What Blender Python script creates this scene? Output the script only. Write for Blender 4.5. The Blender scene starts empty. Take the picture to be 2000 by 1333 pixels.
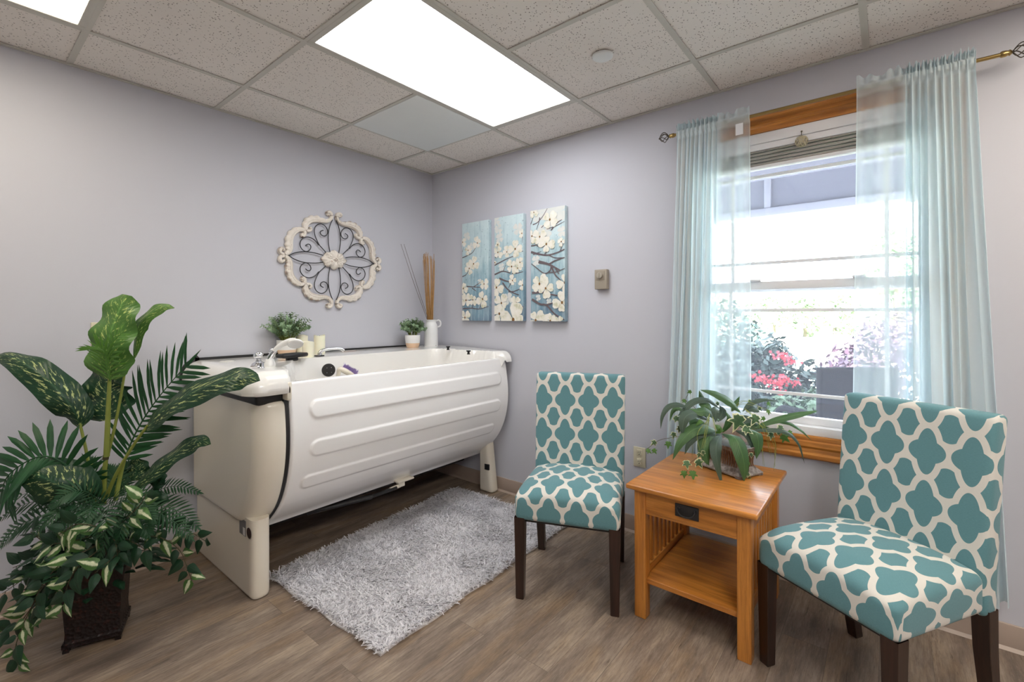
import bpy, bmesh, math, random
import numpy as np
from mathutils import Vector, Matrix

S = bpy.context.scene
COL = S.collection
PI = math.pi

# ------------------------------------------------------------------ camera
CAM = (-2.6081, -2.9179, 1.2852)
YAW = 0.6935
FPX = 909.78          # focal length in pixels of the 2000 px wide frame
cam_data = bpy.data.cameras.new('camera')
cam = bpy.data.objects.new('camera', cam_data)
COL.objects.link(cam)
cam_data.sensor_width = 36.0
cam_data.lens = FPX / 2000.0 * 36.0
cam_data.shift_x = 0.0100
cam_data.shift_y = -0.0263
cam_data.clip_start = 0.05
cam_data.clip_end = 300
cam.matrix_world = (Matrix.Translation(CAM) @ Matrix.Rotation(YAW - PI / 2, 4, 'Z')
                    @ Matrix.Rotation(PI / 2, 4, 'X') @ Matrix.Rotation(-0.0023, 4, 'Z'))
S.camera = cam

# ------------------------------------------------------------------ view, world, sun, sky portal
S.view_settings.view_transform = 'Standard'
S.view_settings.look = 'None'
S.view_settings.gamma = 1.0
S.view_settings.use_curve_mapping = False
S.view_settings.exposure = 0.82

world = bpy.data.worlds.new('sky')
S.world = world
world.use_nodes = True
bg = world.node_tree.nodes['Background']
bg.inputs['Color'].default_value = (0.80, 0.90, 1.0, 1)
bg.inputs['Strength'].default_value = 8.0

sun_d = bpy.data.lights.new('sun', 'SUN')
sun_d.energy = 40.0
sun_d.angle = 0.01
sun_d.color = (1.0, 0.96, 0.88)
sun = bpy.data.objects.new('sun', sun_d)
COL.objects.link(sun)
sun.rotation_euler = Vector((1.55, 0.25, -1.6)).to_track_quat('-Z', 'Y').to_euler()

por_d = bpy.data.lights.new('window_sky_portal', 'AREA')
por_d.shape = 'RECTANGLE'
por_d.size = 1.42
por_d.size_y = 0.86
por_d.cycles.is_portal = True
por = bpy.data.objects.new('window_sky_portal', por_d)
COL.objects.link(por)
por.matrix_world = Matrix.Translation((0.14, -2.595, 1.43)) @ Matrix.Rotation(PI / 2, 4, 'Y')

H = 2.4432            # ceiling height
G = 0.6096            # ceiling grid pitch
OX, OY = -0.4011, -0.4043
XW, YW = -4.7, -5.1   # far walls behind the camera
MAIN_LIGHT = (0.97, 0.985, 1.0, 6.0)
WARM_LIGHT = (1.0, 0.97, 0.93, 13.5)

# ------------------------------------------------------------------ measured rays (level camera) -> points in the room
_d = Vector((math.cos(YAW), math.sin(YAW), 0)); _r = Vector((math.sin(YAW), -math.cos(YAW), 0))
def ray(px, py):
    u = px - 979.94; w = py - 613.91
    return _d + _r * ((u - 0.0023 * w) / FPX) + Vector((0, 0, -(w + 0.0023 * u) / FPX))
def at(px, py, depth):
    return Vector(CAM) + ray(px, py) * depth
def on(px, py, ax, val):
    v = ray(px, py); i = 'xyz'.index(ax)
    return Vector(CAM) + v * ((val - CAM[i]) / v[i])

# ------------------------------------------------------------------ node helper
class NT:
    def __init__(self, name):
        self.m = bpy.data.materials.new(name); self.m.use_nodes = True
        self.t = self.m.node_tree; self.t.nodes.clear()
        self.out = self.t.nodes.new('ShaderNodeOutputMaterial')
    def n(self, typ, ins=None, **props):
        nd = self.t.nodes.new('ShaderNode' + typ)
        for k, v in props.items(): setattr(nd, k, v)
        for k, v in (ins or {}).items():
            s = nd.inputs[k]
            if isinstance(v, bpy.types.NodeSocket): self.t.links.new(v, s)
            elif isinstance(v, (tuple, list)):
                s.default_value = tuple(v) + ((1,) if len(v) == 3 and len(s.default_value) == 4 else ())
            else: s.default_value = v
        return nd
    def math(self, op, a, b=None, c=None, clamp=False):
        nd = self.n('Math', {0: a}, operation=op); nd.use_clamp = clamp
        for i, v in ((1, b), (2, c)):
            if v is None: continue
            if isinstance(v, bpy.types.NodeSocket): self.t.links.new(v, nd.inputs[i])
            else: nd.inputs[i].default_value = v
        return nd.outputs[0]
    def mix(self, f, a, b, blend='MIX'):
        nd = self.n('Mix', data_type='RGBA', blend_type=blend)
        for i, v in ((0, f), (6, a), (7, b)):
            if isinstance(v, bpy.types.NodeSocket): self.t.links.new(v, nd.inputs[i])
            elif isinstance(v, (tuple, list)): nd.inputs[i].default_value = tuple(v)[:3] + (1,)
            else: nd.inputs[i].default_value = v
        return nd.outputs[2]
    def ramp(self, f, stops, interp='LINEAR'):
        nd = self.n('ValToRGB', {0: f}); cr = nd.color_ramp; cr.interpolation = interp
        while len(cr.elements) < len(stops): cr.elements.new(0.5)
        for e, (p, c) in zip(cr.elements, stops):
            e.position = p; e.color = (tuple(c) + (1,)) if isinstance(c, (tuple, list)) else (c, c, c, 1)
        return nd.outputs[0]
    def coord(self, kind='Object', scale=(1, 1, 1), rot=(0, 0, 0), loc=(0, 0, 0)):
        tc = self.n('TexCoord')
        return self.n('Mapping', {0: tc.outputs[kind], 'Scale': scale, 'Rotation': rot, 'Location': loc}).outputs[0]
    def noise(self, vec, scale=5, detail=3, rough=.5, out='Fac'):
        return self.n('TexNoise', {'Vector': vec, 'Scale': scale, 'Detail': detail, 'Roughness': rough}).outputs[out]
    def bump(self, h, strength=.3, dist=.002):
        return self.n('Bump', {'Height': h, 'Strength': strength, 'Distance': dist}).outputs[0]
    def bsdf(self, color, rough=.5, **kw):
        ins = {'Base Color': color, 'Roughness': rough}
        for k, v in kw.items(): ins[k.replace('_', ' ')] = v
        b = self.n('BsdfPrincipled', ins)
        self.t.links.new(b.outputs[0], self.out.inputs[0]); return b
    def surf(self, s):
        self.t.links.new(s, self.out.inputs[0]); return self.m

def sr(r, g, b):
    f = lambda c: ((c / 255 + .055) / 1.055) ** 2.4 if c > 10.3 else c / 255 / 12.92
    return (f(r), f(g), f(b))

def flat(name, rgb, rough=.5, metal=0.0, var=0.0, vscale=6, bump=0.0, bscale=60, spec=.5, coat=0.0):
    k = NT(name)
    col = tuple(rgb); kw = {'Metallic': metal, 'Specular_IOR_Level': spec, 'Coat_Weight': coat}
    v = k.coord()
    if var:
        nz = k.noise(v, vscale, 4)
        col = k.mix(nz, tuple(c * (1 - var) for c in rgb), tuple(min(1, c * (1 + var)) for c in rgb))
    if bump:
        kw['Normal'] = k.bump(k.noise(v, bscale, 3), bump, .002)
    k.bsdf(col, rough, **kw)
    return k.m

# ------------------------------------------------------------------ materials
M = {}
def mat_wall(name, rgb):
    k = NT(name); v = k.coord()
    nz = k.noise(v, 1.3, 3)
    col = k.mix(nz, tuple(c * .985 for c in rgb), tuple(c * 1.01 for c in rgb))
    k.bsdf(col, .62, Specular_IOR_Level=.35, Normal=k.bump(k.noise(v, 190, 3), .12, .001))
    return k.m
M['wall'] = mat_wall('painted_wall_grey', sr(199, 199, 207))

def mat_floor():
    k = NT('vinyl_plank_floor'); v = k.coord()
    br = k.n('TexBrick', {'Vector': v, 'Color1': (.25, .25, .25, 1), 'Color2': (.8, .8, .8, 1), 'Mortar': (0, 0, 0, 1), 'Scale': 1.0,
             'Mortar Size': .0009, 'Brick Width': 1.22, 'Row Height': .152, 'Bias': 0.0}, offset=.37, squash=1.0)
    wn = k.n('TexWhiteNoise', {'Vector': br.outputs['Color']}, noise_dimensions='3D')
    off = k.n('VectorMath', {0: wn.outputs['Color'], 1: (7, 7, 7)}, operation='MULTIPLY').outputs[0]
    vv = k.n('VectorMath', {0: v, 1: off}, operation='ADD').outputs[0]
    def st(sc): return k.n('VectorMath', {0: vv, 1: sc}, operation='MULTIPLY').outputs[0]
    big = k.noise(st((1.3, 6.5, 1)), 1.9, 6, .62)
    blot = k.noise(st((3.0, 9.0, 1)), 2.2, 5, .65)
    wob = k.noise(st((1.0, 4.5, 1)), 2.1, 4, .6)
    g1 = k.noise(st((5.0, 46, 1)), 3.0, 7, .70)
    g2 = k.noise(st((9.0, 120, 1)), 3.0, 3, .7)
    crack = k.noise(st((2.2, 26, 1)), 2.6, 5, .72)
    ringc = k.n('TexWave', {'Vector': st((.9, 7.0, 1)), 'Scale': 2.6, 'Distortion': 9.0, 'Detail': 3, 'Detail Scale': .9, 'Detail Roughness': .6}, wave_type='BANDS', bands_direction='Y').outputs['Fac']
    base = k.ramp(big, [(.32, sr(98, 86, 77)), (.45, sr(130, 115, 102)), (.56, sr(152, 136, 121)), (.68, sr(174, 155, 134))])
    base = k.mix(k.ramp(blot, [(.52, 0), (.72, .55)]), base, sr(104, 90, 80))
    base = k.mix(k.ramp(wob, [(.50, 0), (.68, .50)]), base, sr(168, 138, 102))
    base = k.mix(k.math('MULTIPLY', k.ramp(ringc, [(.2, 1), (.5, 0)]), .16), base, sr(98, 82, 70))
    base = k.mix(k.ramp(g1, [(.36, .50), (.56, 0)]), base, sr(96, 80, 68))
    base = k.mix(k.ramp(g2, [(.52, 0.0), (.75, .30)]), base, sr(186, 172, 154))
    base = k.mix(k.ramp(crack, [(.30, .85), (.38, 0)]), base, sr(70, 56, 46))
    base = k.mix(k.math('MULTIPLY', wn.outputs['Value'], .14), base, sr(116, 96, 80))
    base = k.mix(k.math('MULTIPLY', br.outputs['Fac'], .6), base, sr(76, 64, 55))
    h = k.math('SUBTRACT', k.math('MULTIPLY', g1, .6), k.math('MULTIPLY', br.outputs['Fac'], 1.2))
    k.bsdf(base, k.ramp(g1, [(.3, .46), (.7, .36)]), Specular_IOR_Level=.45, Normal=k.bump(h, .25, .0012))
    return k.m
M['floor'] = mat_floor()

def mat_tile():
    k = NT('fissured_ceiling_tile'); v = k.coord()
    vor = k.n('TexVoronoi', {'Vector': v, 'Scale': 95.0, 'Randomness': 1.0}, feature='F1')
    cellr = k.n('SeparateColor', {0: vor.outputs['Color']}).outputs[0]
    rad = k.math('MULTIPLY', k.math('GREATER_THAN', cellr, .45), k.math('ADD', .10, k.math('MULTIPLY', cellr, .17)))
    nv = k.n('VectorMath', {0: v, 1: k.n('VectorMath', {0: k.noise(v, 160, 2, .6, 'Color'), 1: (.006, .006, .0)}, operation='MULTIPLY').outputs[0]}, operation='ADD').outputs[0]
    vor2 = k.n('TexVoronoi', {'Vector': k.n('VectorMath', {0: nv, 1: (60, 115, 60)}, operation='MULTIPLY').outputs[0], 'Scale': 1.0}, feature='F1')
    c2 = k.n('SeparateColor', {0: vor2.outputs['Color']}).outputs[1]
    r2 = k.math('MULTIPLY', k.math('GREATER_THAN', c2, .6), k.math('MULTIPLY', c2, .22))
    pit = k.math('MAXIMUM', k.math('LESS_THAN', vor.outputs['Distance'], rad), k.math('LESS_THAN', vor2.outputs['Distance'], r2))
    nz = k.noise(v, 3, 3); fine = k.noise(v, 400, 2)
    base = k.mix(nz, sr(232, 226, 220), sr(240, 235, 229))
    base = k.mix(k.math('MULTIPLY', fine, .15), base, sr(180, 172, 165))
    col = k.mix(k.math('MULTIPLY', pit, .78), base, sr(92, 82, 74))
    hh = k.math('SUBTRACT', k.math('MULTIPLY', fine, .3), pit)
    k.bsdf(col, .92, Specular_IOR_Level=.1, Normal=k.bump(hh, .35, .002))
    return k.m
M['tile'] = mat_tile()
M['tee'] = flat('painted_steel_tee', sr(196, 193, 184), .42, var=.04, vscale=9)
M['base'] = flat('vinyl_baseboard', sr(178, 160, 146), .45, var=.03)

def emis(name, rgb, s, stripes=False):
    k = NT(name)
    if stripes:
        v = k.coord(scale=(1, 1, 1))
        w = k.n('TexWave', {'Vector': v, 'Scale': 45.0}, bands_direction='X').outputs['Fac']
        c = k.mix(w, tuple(q * .86 for q in rgb), rgb)
    else: c = tuple(rgb) + (1,)
    e = k.n('Emission', {'Color': c, 'Strength': s})
    return k.surf(e.outputs[0])
M['lens_main'] = emis('lit_diffuser_cool', MAIN_LIGHT[:3], MAIN_LIGHT[3])
M['lens_warm'] = emis('lit_diffuser_warm', (1.0, 0.91, 0.74), 4.6, True)
M['lens_right'] = emis('lit_diffuser_right', (1.0, 0.90, 0.76), 8.5, True)
M['lens_room'] = emis('lit_diffuser_room', WARM_LIGHT[:3], WARM_LIGHT[3], True)
M['panel_grey'] = flat('smooth_access_panel', sr(228, 232, 231), .5, var=.02)

def mat_tub(name, rgb):
    k = NT(name); v = k.coord()
    nz = k.noise(v, 1.8, 3)
    col = k.mix(nz, tuple(c * .97 for c in rgb), rgb)
    k.bsdf(col, .16, Specular_IOR_Level=.5, Coat_Weight=.5, Coat_Roughness=.08)
    return k.m
M['tub'] = mat_tub('gelcoat_white', sr(248, 247, 246))
M['tub_deck'] = mat_tub('gelcoat_deck_white', sr(243, 241, 237))
M['tub_cap'] = mat_tub('gelcoat_cream', sr(236, 228, 212))
M['black'] = flat('black_rubber', (.012, .012, .013), .45)
M['black_gloss'] = flat('black_plastic', (.015, .015, .017), .25)
M['chrome'] = flat('chrome', (.78, .79, .82), .10, metal=1.0)
M['white_gloss'] = flat('white_enamel', sr(238, 238, 236), .22)
M['dark'] = flat('shade_and_detail_black', (.01, .009, .008), .8)  # near-black for small details and for the painted shadow under the tub

def mat_wood(name, c1, c2, c3, rough=.32, axis=0, sc=1.0, coat=.25):
    k = NT(name)
    s = [26 * sc, 26 * sc, 26 * sc]; s[axis] = 1.6 * sc
    v = k.coord(scale=tuple(s)); v2 = k.coord(scale=tuple(q * .28 for q in s))
    n1 = k.noise(v2, 1.0, 4, .6); g = k.noise(v, 2.2, 6, .7)
    wv = k.n('TexWave', {'Vector': v2, 'Scale': 1.1, 'Distortion': 7, 'Detail': 3, 'Detail Scale': 1.2}, bands_direction='DIAGONAL').outputs['Fac']
    col = k.mix(n1, c1, c2)
    col = k.mix(k.math('MULTIPLY', wv, .45), col, c3)
    col = k.mix(k.ramp(g, [(.4, .55), (.58, 0)]), col, tuple(q * .55 for q in c3))
    k.bsdf(col, rough, Coat_Weight=coat, Coat_Roughness=.15, Normal=k.bump(g, .08, .001))
    return k.m
OAK = (sr(214, 146, 68), sr(196, 126, 52), sr(176, 106, 40))
for i, a in enumerate('xyz'):
    M['oak_' + a] = mat_wood('honey_oak_' + a, *OAK, axis=i)
TRIM = (sr(214, 146, 68), sr(190, 120, 50), sr(152, 88, 34))
M['trim_y'] = mat_wood('window_oak_y', *TRIM, axis=1)
M['trim_z'] = mat_wood('window_oak_z', *TRIM, axis=2)
M['espresso'] = mat_wood('espresso_wood', sr(62, 36, 26), sr(44, 24, 18), sr(28, 16, 12), axis=2, rough=.35)
M['brass'] = flat('antique_brass', (.42, .30, .12), .30, metal=1.0)
M['bronze'] = flat('dark_bronze_wire', (.10, .085, .07), .42, metal=.8)
M['iron'] = flat('black_iron_wire', (.015, .015, .018), .42)
M['vinyl'] = flat('white_window_vinyl', sr(228, 226, 228), .4)
M['vinyl_shade'] = flat('grey_window_track', sr(150, 152, 158), .4)

def mat_glass():
    k = NT('window_glass')
    tr = k.n('BsdfTransparent', {'Color': (.93, .95, .97, 1)})
    gl = k.n('BsdfGlossy', {'Color': (1, 1, 1, 1), 'Roughness': .02})
    fr = k.n('Fresnel', {'IOR': 1.45}).outputs[0]
    mx = k.n('MixShader', {0: fr, 1: tr.outputs[0], 2: gl.outputs[0]})
    v = k.coord(scale=(1, 1, 1)); vo = k.n('TexVoronoi', {'Vector': v, 'Scale': 70.0}, feature='F1')
    rr = k.n('SeparateColor', {0: vo.outputs['Color']}).outputs[0]
    spot = k.math('LESS_THAN', vo.outputs['Distance'], k.math('MULTIPLY', k.math('GREATER_THAN', rr, .62), k.math('MULTIPLY', rr, .16)))
    dirt = k.math('ADD', .022, k.math('MULTIPLY', spot, .20))
    tl = k.n('BsdfTranslucent', {'Color': (.80, .82, .95, 1)})
    mx2 = k.n('MixShader', {0: dirt, 1: mx.outputs[0], 2: tl.outputs[0]})
    return k.surf(mx2.outputs[0])
M['glass'] = mat_glass()

def mat_sheer():
    k = NT('aqua_sheer_voile'); v = k.coord(scale=(1, 1, 1))
    geo = k.n('NewGeometry'); 
    dt = k.n('VectorMath', {0: geo.outputs['Incoming'], 1: geo.outputs['Normal']}, operation='DOT_PRODUCT').outputs['Value']
    ad = k.math('ABSOLUTE', dt)
    edge = k.math('POWER', k.math('SUBTRACT', 1.0, ad, clamp=True), 1.6)
    op = k.math('ADD', .29, k.math('MULTIPLY', edge, .50), clamp=True)
    weave = k.noise(k.coord(scale=(1, 220, 60)), 6, 2)
    op = k.math('ADD', op, k.math('MULTIPLY', k.math('SUBTRACT', weave, .5), .10), clamp=True)
    hem = k.n('Attribute', attribute_name='hem').outputs['Fac']
    op = k.math('ADD', op, k.math('MULTIPLY', hem, .48), clamp=True)
    tr = k.n('BsdfTransparent', {'Color': (1, 1, 1, 1)})
    c = sr(224, 238, 243) + (1,)
    tl = k.n('BsdfTranslucent', {'Color': c}); df = k.n('BsdfDiffuse', {'Color': c})
    m1 = k.n('MixShader', {0: .68, 1: tl.outputs[0], 2: df.outputs[0]})
    m2 = k.n('MixShader', {0: op, 1: tr.outputs[0], 2: m1.outputs[0]})
    return k.surf(m2.outputs[0])
M['sheer'] = mat_sheer()

def mat_trellis():
    """teal linen with a white quatrefoil trellis, laid out in metres of UV"""
    k = NT('teal_trellis_linen')
    uv = k.n('UVMap', uv_map='UVMap').outputs[0]
    sp = k.n('SeparateXYZ', {0: uv}); U_, V_ = sp.outputs[0], sp.outputs[1]
    p, q = .1225, .1755
    u = k.math('ABSOLUTE', k.math('WRAP', U_, p / 2, -p / 2)); v = k.math('ABSOLUTE', k.math('WRAP', V_, q / 2, -q / 2))
    def ell(a, b, x, y):
        x = k.math('DIVIDE', x, a); y = k.math('DIVIDE', y, b)
        return k.math('ADD', k.math('MULTIPLY', x, x), k.math('MULTIPLY', y, y))
    g = p / 275.0
    big = k.math('MINIMUM', ell(68 * g, 184 * q / 415, u, v), ell(122 * g, 88 * g, u, v))
    us = k.math('SUBTRACT', p / 2, u); vs = k.math('SUBTRACT', q / 2, v)
    hq = q / 415.0
    small = k.math('MULTIPLY', k.math('GREATER_THAN', ell(108 * g, 244 * hq, u, v), 1.0), k.math('LESS_THAN', ell(82 * g, 112 * hq, us, vs), 1.0))
    teal = k.math('MAXIMUM', k.math('LESS_THAN', big, 1.0), small)
    w1 = k.n('TexWave', {'Vector': uv, 'Scale': 420.0, 'Distortion': 2.5, 'Detail': 2}, bands_direction='X').outputs['Fac']
    w2 = k.n('TexWave', {'Vector': uv, 'Scale': 420.0, 'Distortion': 2.5, 'Detail': 2}, bands_direction='Y').outputs['Fac']
    wv = k.math('MULTIPLY', k.math('ADD', w1, w2), .5)
    slub = k.noise(k.n('VectorMath', {0: uv, 1: (1, 9, 1)}, operation='MULTIPLY').outputs[0], 130, 3, .65)
    tc = k.mix(slub, sr(78, 120, 128), sr(120, 164, 170))
    tc = k.mix(k.math('MULTIPLY', wv, .25), tc, sr(58, 104, 108))
    wc = k.mix(slub, sr(206, 202, 194), sr(226, 222, 213))
    col = k.mix(teal, wc, tc)
    k.bsdf(col, .85, Specular_IOR_Level=.2, Sheen_Weight=.15, Normal=k.bump(k.math('ADD', wv, slub), .25, .0008))
    return k.m
M['trellis'] = mat_trellis()

def mat_leaf(name, base, dark, kind='plain', cream=(.75, .80, .45), rough=.35, trans=.12):
    k = NT(name); uvn = k.n('UVMap', uv_map='UVMap').outputs[0]
    sp = k.n('SeparateXYZ', {0: uvn}); u, v = sp.outputs[0], sp.outputs[1]
    cx = k.math('ABSOLUTE', k.math('SUBTRACT', k.math('MULTIPLY', u, 2.0), 1.0))
    ob = k.coord()
    nz = k.noise(ob, 14, 3)
    col = k.mix(nz, dark, base)
    if kind == 'fleck':
        ang = k.math('ADD', k.math('MULTIPLY', v, 26.0), k.math('MULTIPLY', cx, -7.0))
        vec = k.n('CombineXYZ', {0: ang, 1: k.math('MULTIPLY', cx, 4.5), 2: k.math('MULTIPLY', k.math('GREATER_THAN', u, .5), 9.0)}).outputs[0]
        f = k.noise(vec, 1.0, 3, .65)
        keep = k.ramp(cx, [(.0, 1.0), (.55, .85), (.85, .0)])
        msk = k.math('MULTIPLY', k.ramp(f, [(.555, 0), (.62, 1)]), keep)
        col = k.mix(msk, col, cream)
    elif kind == 'center':
        f = k.noise(k.n('VectorMath', {0: ob, 1: (1, 1, 1)}, operation='MULTIPLY').outputs[0], 45, 3, .6)
        edge = k.math('ADD', cx, k.math('MULTIPLY', k.math('SUBTRACT', f, .5), .9))
        col = k.mix(k.ramp(edge, [(.16, 1), (.42, 0)]), col, cream)
    elif kind == 'edge':
        f = k.noise(ob, 60, 3, .6)
        edge = k.math('ADD', cx, k.math('MULTIPLY', k.math('SUBTRACT', f, .5), .35))
        col = k.mix(k.ramp(edge, [(.78, 0), (.88, 1)]), col, cream)
        pale = k.noise(ob, 25, 2)
        col = k.mix(k.ramp(pale, [(.5, 0), (.62, .35)]), col, tuple(c * 1.8 for c in base))
    if kind != 'edge':
        mid = k.ramp(cx, [(.0, .45), (.07, 0)])
        col = k.mix(mid, col, tuple(min(1, c * 1.9 + .02) for c in base))
    veins = k.n('TexWave', {'Vector': k.n('CombineXYZ', {0: k.math('ADD', v, k.math('MULTIPLY', cx, -.18)), 1: 0.0, 2: 0.0}).outputs[0], 'Scale': 7.0}, bands_direction='X').outputs['Fac']
    b = k.n('BsdfPrincipled', {'Base Color': col, 'Roughness': rough, 'Specular IOR Level': .4, 'Normal': k.bump(veins, .25, .002)})
    t = k.n('BsdfTranslucent', {'Color': k.mix(.0, col, col)})
    mx = k.n('MixShader', {0: trans, 1: b.outputs[0], 2: t.outputs[0]})
    return k.surf(mx.outputs[0])
M['dieff'] = mat_leaf('dumb_cane_leaf_dark', sr(38, 76, 48), sr(22, 50, 38), 'fleck', sr(196, 208, 140))
M['dieff_lite'] = mat_leaf('dumb_cane_leaf_bright', sr(98, 140, 70), sr(70, 112, 54), 'fleck', sr(204, 220, 130))
M['palm'] = mat_leaf('palm_leaflet_green', sr(40, 92, 48), sr(24, 62, 38))
M['palm_lite'] = mat_leaf('palm_leaflet_bright', sr(110, 160, 66), sr(80, 134, 52))
M['fern'] = mat_leaf('fern_green', sr(46, 88, 52), sr(28, 62, 40))
M['vine_green'] = mat_leaf('vine_leaf_shade_green', sr(32, 68, 42), sr(20, 48, 32))  # green deepened to carry the shadow low in the plant
M['vine_var'] = mat_leaf('vine_leaf_variegated', sr(84, 124, 56), sr(46, 84, 44), 'center', sr(218, 220, 186))
M['lance'] = mat_leaf('long_leaf_green', sr(78, 112, 62), sr(52, 86, 54), rough=.45)
M['lance_grey'] = mat_leaf('long_leaf_blue_green', sr(82, 100, 84), sr(52, 72, 60), rough=.5)
M['ivy'] = mat_leaf('ivy_leaf_cream_edge', sr(72, 104, 66), sr(46, 76, 50), 'edge', sr(226, 226, 184), rough=.5)
M['ivy_green'] = mat_leaf('ivy_leaf_green', sr(96, 136, 58), sr(58, 98, 44), rough=.5)
M['euca'] = mat_leaf('eucalyptus_leaf', sr(172, 192, 162), sr(108, 148, 100), rough=.6)
M['stem'] = flat('green_stem', sr(134, 144, 66), .5, var=.2, vscale=20)
M['stem_dark'] = flat('brown_stem', sr(70, 62, 38), .6)

# ------------------------------------------------------------------ mesh helpers
def V3(*a): return Vector(a if len(a) > 1 else a[0])
def crom(pts, n):
    """Catmull-Rom samples through pts (n+1 points)"""
    P = [Vector(p) for p in pts]
    if len(P) == 2: return [P[0].lerp(P[1], i / n) for i in range(n + 1)]
    P = [P[0] * 2 - P[1]] + P + [P[-1] * 2 - P[-2]]
    segs = len(P) - 3; out = []
    for i in range(n + 1):
        t = i / n * segs; s = min(int(t), segs - 1); t -= s
        a, b, c, d = P[s:s + 4]
        out.append(0.5 * ((2 * b) + (c - a) * t + (2 * a - 5 * b + 4 * c - d) * t * t + (3 * b - a - 3 * c + d) * t ** 3))
    return out
def lin(xs, t):
    """piecewise linear lookup in [(t, v), ...]"""
    if t <= xs[0][0]: return xs[0][1]
    for (a, va), (b, vb) in zip(xs, xs[1:]):
        if t <= b: return va + (vb - va) * (t - a) / (b - a)
    return xs[-1][1]

class MB:
    def __init__(self):
        self.v = []; self.f = []; self.uv = []; self.mi = []; self.cur = 0; self.X = None
    def vert(self, p, uv=(0, 0)):
        p = Vector(p)
        if self.X is not None: p = self.X @ p
        self.v.append(tuple(p)); self.uv.append(uv); return len(self.v) - 1
    def face(self, *i):
        self.f.append(tuple(i)); self.mi.append(self.cur)
    def grid(self, rows, closed_u=False, closed_v=False, uvs=None):
        """rows: list of lists of points"""
        n = len(rows); m = len(rows[0]); idx = []
        for i, r in enumerate(rows):
            idx.append([self.vert(p, uvs[i][j] if uvs else (j / max(1, m - 1), i / max(1, n - 1))) for j, p in enumerate(r)])
        for i in range(n - (0 if closed_v else 1)):
            for j in range(m - (0 if closed_u else 1)):
                a, b = idx[i], idx[(i + 1) % n]
                self.face(a[j], a[(j + 1) % m], b[(j + 1) % m], b[j])
        return idx
    def box(self, lo, hi):
        x0, y0, z0 = lo; x1, y1, z1 = hi
        i = [self.vert(p) for p in ((x0, y0, z0), (x1, y0, z0), (x1, y1, z0), (x0, y1, z0), (x0, y0, z1), (x1, y0, z1), (x1, y1, z1), (x0, y1, z1))]
        for q in ((0, 3, 2, 1), (4, 5, 6, 7), (0, 1, 5, 4), (1, 2, 6, 5), (2, 3, 7, 6), (3, 0, 4, 7)): self.face(*[i[k] for k in q])
    def rbox(self, lo, hi, r=.005, n=2, fn=None, uvf=None, seg=(1, 1, 1)):
        """box with rounded edges of radius r; fn deforms each point; seg = inner subdivisions"""
        lo = Vector(lo); hi = Vector(hi)
        r = min(r, *(0.499 * (hi[k] - lo[k]) for k in range(3)))
        def ax(k):
            a = [lo[k] + r * (1 - math.cos(t * PI / 2 / n)) if n > 0 else lo[k] for t in range(n + 1)]
            b = [hi[k] - r * (1 - math.cos(t * PI / 2 / n)) for t in range(n, -1, -1)]
            m = [a[-1] + (b[0] - a[-1]) * t / seg[k] for t in range(1, seg[k])]
            return a + m + b
        A = [ax(k) for k in range(3)]
        cache = {}
        def vt(p):
            key = tuple(round(c, 6) for c in p)
            if key in cache: return cache[key]
            p = Vector(p)
            c = Vector([min(max(p[k], lo[k] + r), hi[k] - r) for k in range(3)])
            d = p - c
            # on the cube surface: push to the rounded surface
            if d.length > 1e-9:
                q = c + d.normalized() * r
            else: q = p
            uv = uvf(q) if uvf else (q.x, q.y)
            if fn: q = fn(q)
            cache[key] = self.vert(q, uv); return cache[key]
        for k in range(3):
            a, b = (k + 1) % 3, (k + 2) % 3
            for side in (0, 1):
                val = (lo[k], hi[k])[side]
                for i in range(len(A[a]) - 1):
                    for j in range(len(A[b]) - 1):
                        q = []
                        for (s, t) in ((i, j), (i + 1, j), (i + 1, j + 1), (i, j + 1)):
                            p = [0, 0, 0]; p[k] = val; p[a] = A[a][s]; p[b] = A[b][t]; q.append(vt(p))
                        if not side: q.reverse()
                        if len(set(q)) >= 3: self.face(*dict.fromkeys(q))
    def tube(self, pts, rad, n=8, caps=True, smooth=None):
        P = [Vector(p) for p in pts]
        if smooth: P = crom(P, smooth)
        N = len(P); R = [rad] * N if not isinstance(rad, (list, tuple)) else [lin([(i / (len(rad) - 1), x) for i, x in enumerate(rad)], k / (N - 1)) for k in range(N)]
        t0 = (P[1] - P[0]).normalized(); up = Vector((0, 0, 1)) if abs(t0.z) < .9 else Vector((1, 0, 0))
        s = t0.cross(up).normalized(); rows = []
        for i in range(N):
            t = (P[min(i + 1, N - 1)] - P[max(i - 1, 0)])
            t = t.normalized() if t.length > 1e-9 else t0
            s = (s - t * s.dot(t)); s = s.normalized() if s.length > 1e-6 else t.orthogonal().normalized()
            w = t.cross(s)
            rows.append([P[i] + (s * math.cos(a) + w * math.sin(a)) * R[i] for a in [2 * PI * k / n for k in range(n)]])
        idx = self.grid(rows, closed_u=True)
        if caps: self.face(*reversed(idx[0])); self.face(*idx[-1])
    def lathe(self, prof, c=(0, 0, 0), n=32, axis=None, caps=True):
        """prof: [(r, z), ...] about the z axis through c (or axis vector)"""
        c = Vector(c); R = Matrix.Identity(3)
        if axis is not None: R = Vector((0, 0, 1)).rotation_difference(Vector(axis)).to_matrix()
        rows = [[c + R @ Vector((r * math.cos(2 * PI * k / n), r * math.sin(2 * PI * k / n), z)) for k in range(n)] for r, z in prof]
        idx = self.grid(rows, closed_u=True)
        if caps:
            if prof[0][0] > 1e-5: self.face(*reversed(idx[0]))
            if prof[-1][0] > 1e-5: self.face(*idx[-1])
    def prism(self, poly, vec):
        """extrude polygon (3-D points) by vec"""
        a = [self.vert(p) for p in poly]; b = [self.vert(Vector(p) + Vector(vec)) for p in poly]
        self.face(*reversed(a)); self.face(*b); n = len(a)
        for i in range(n): self.face(a[i], a[(i + 1) % n], b[(i + 1) % n], b[i])
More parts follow.
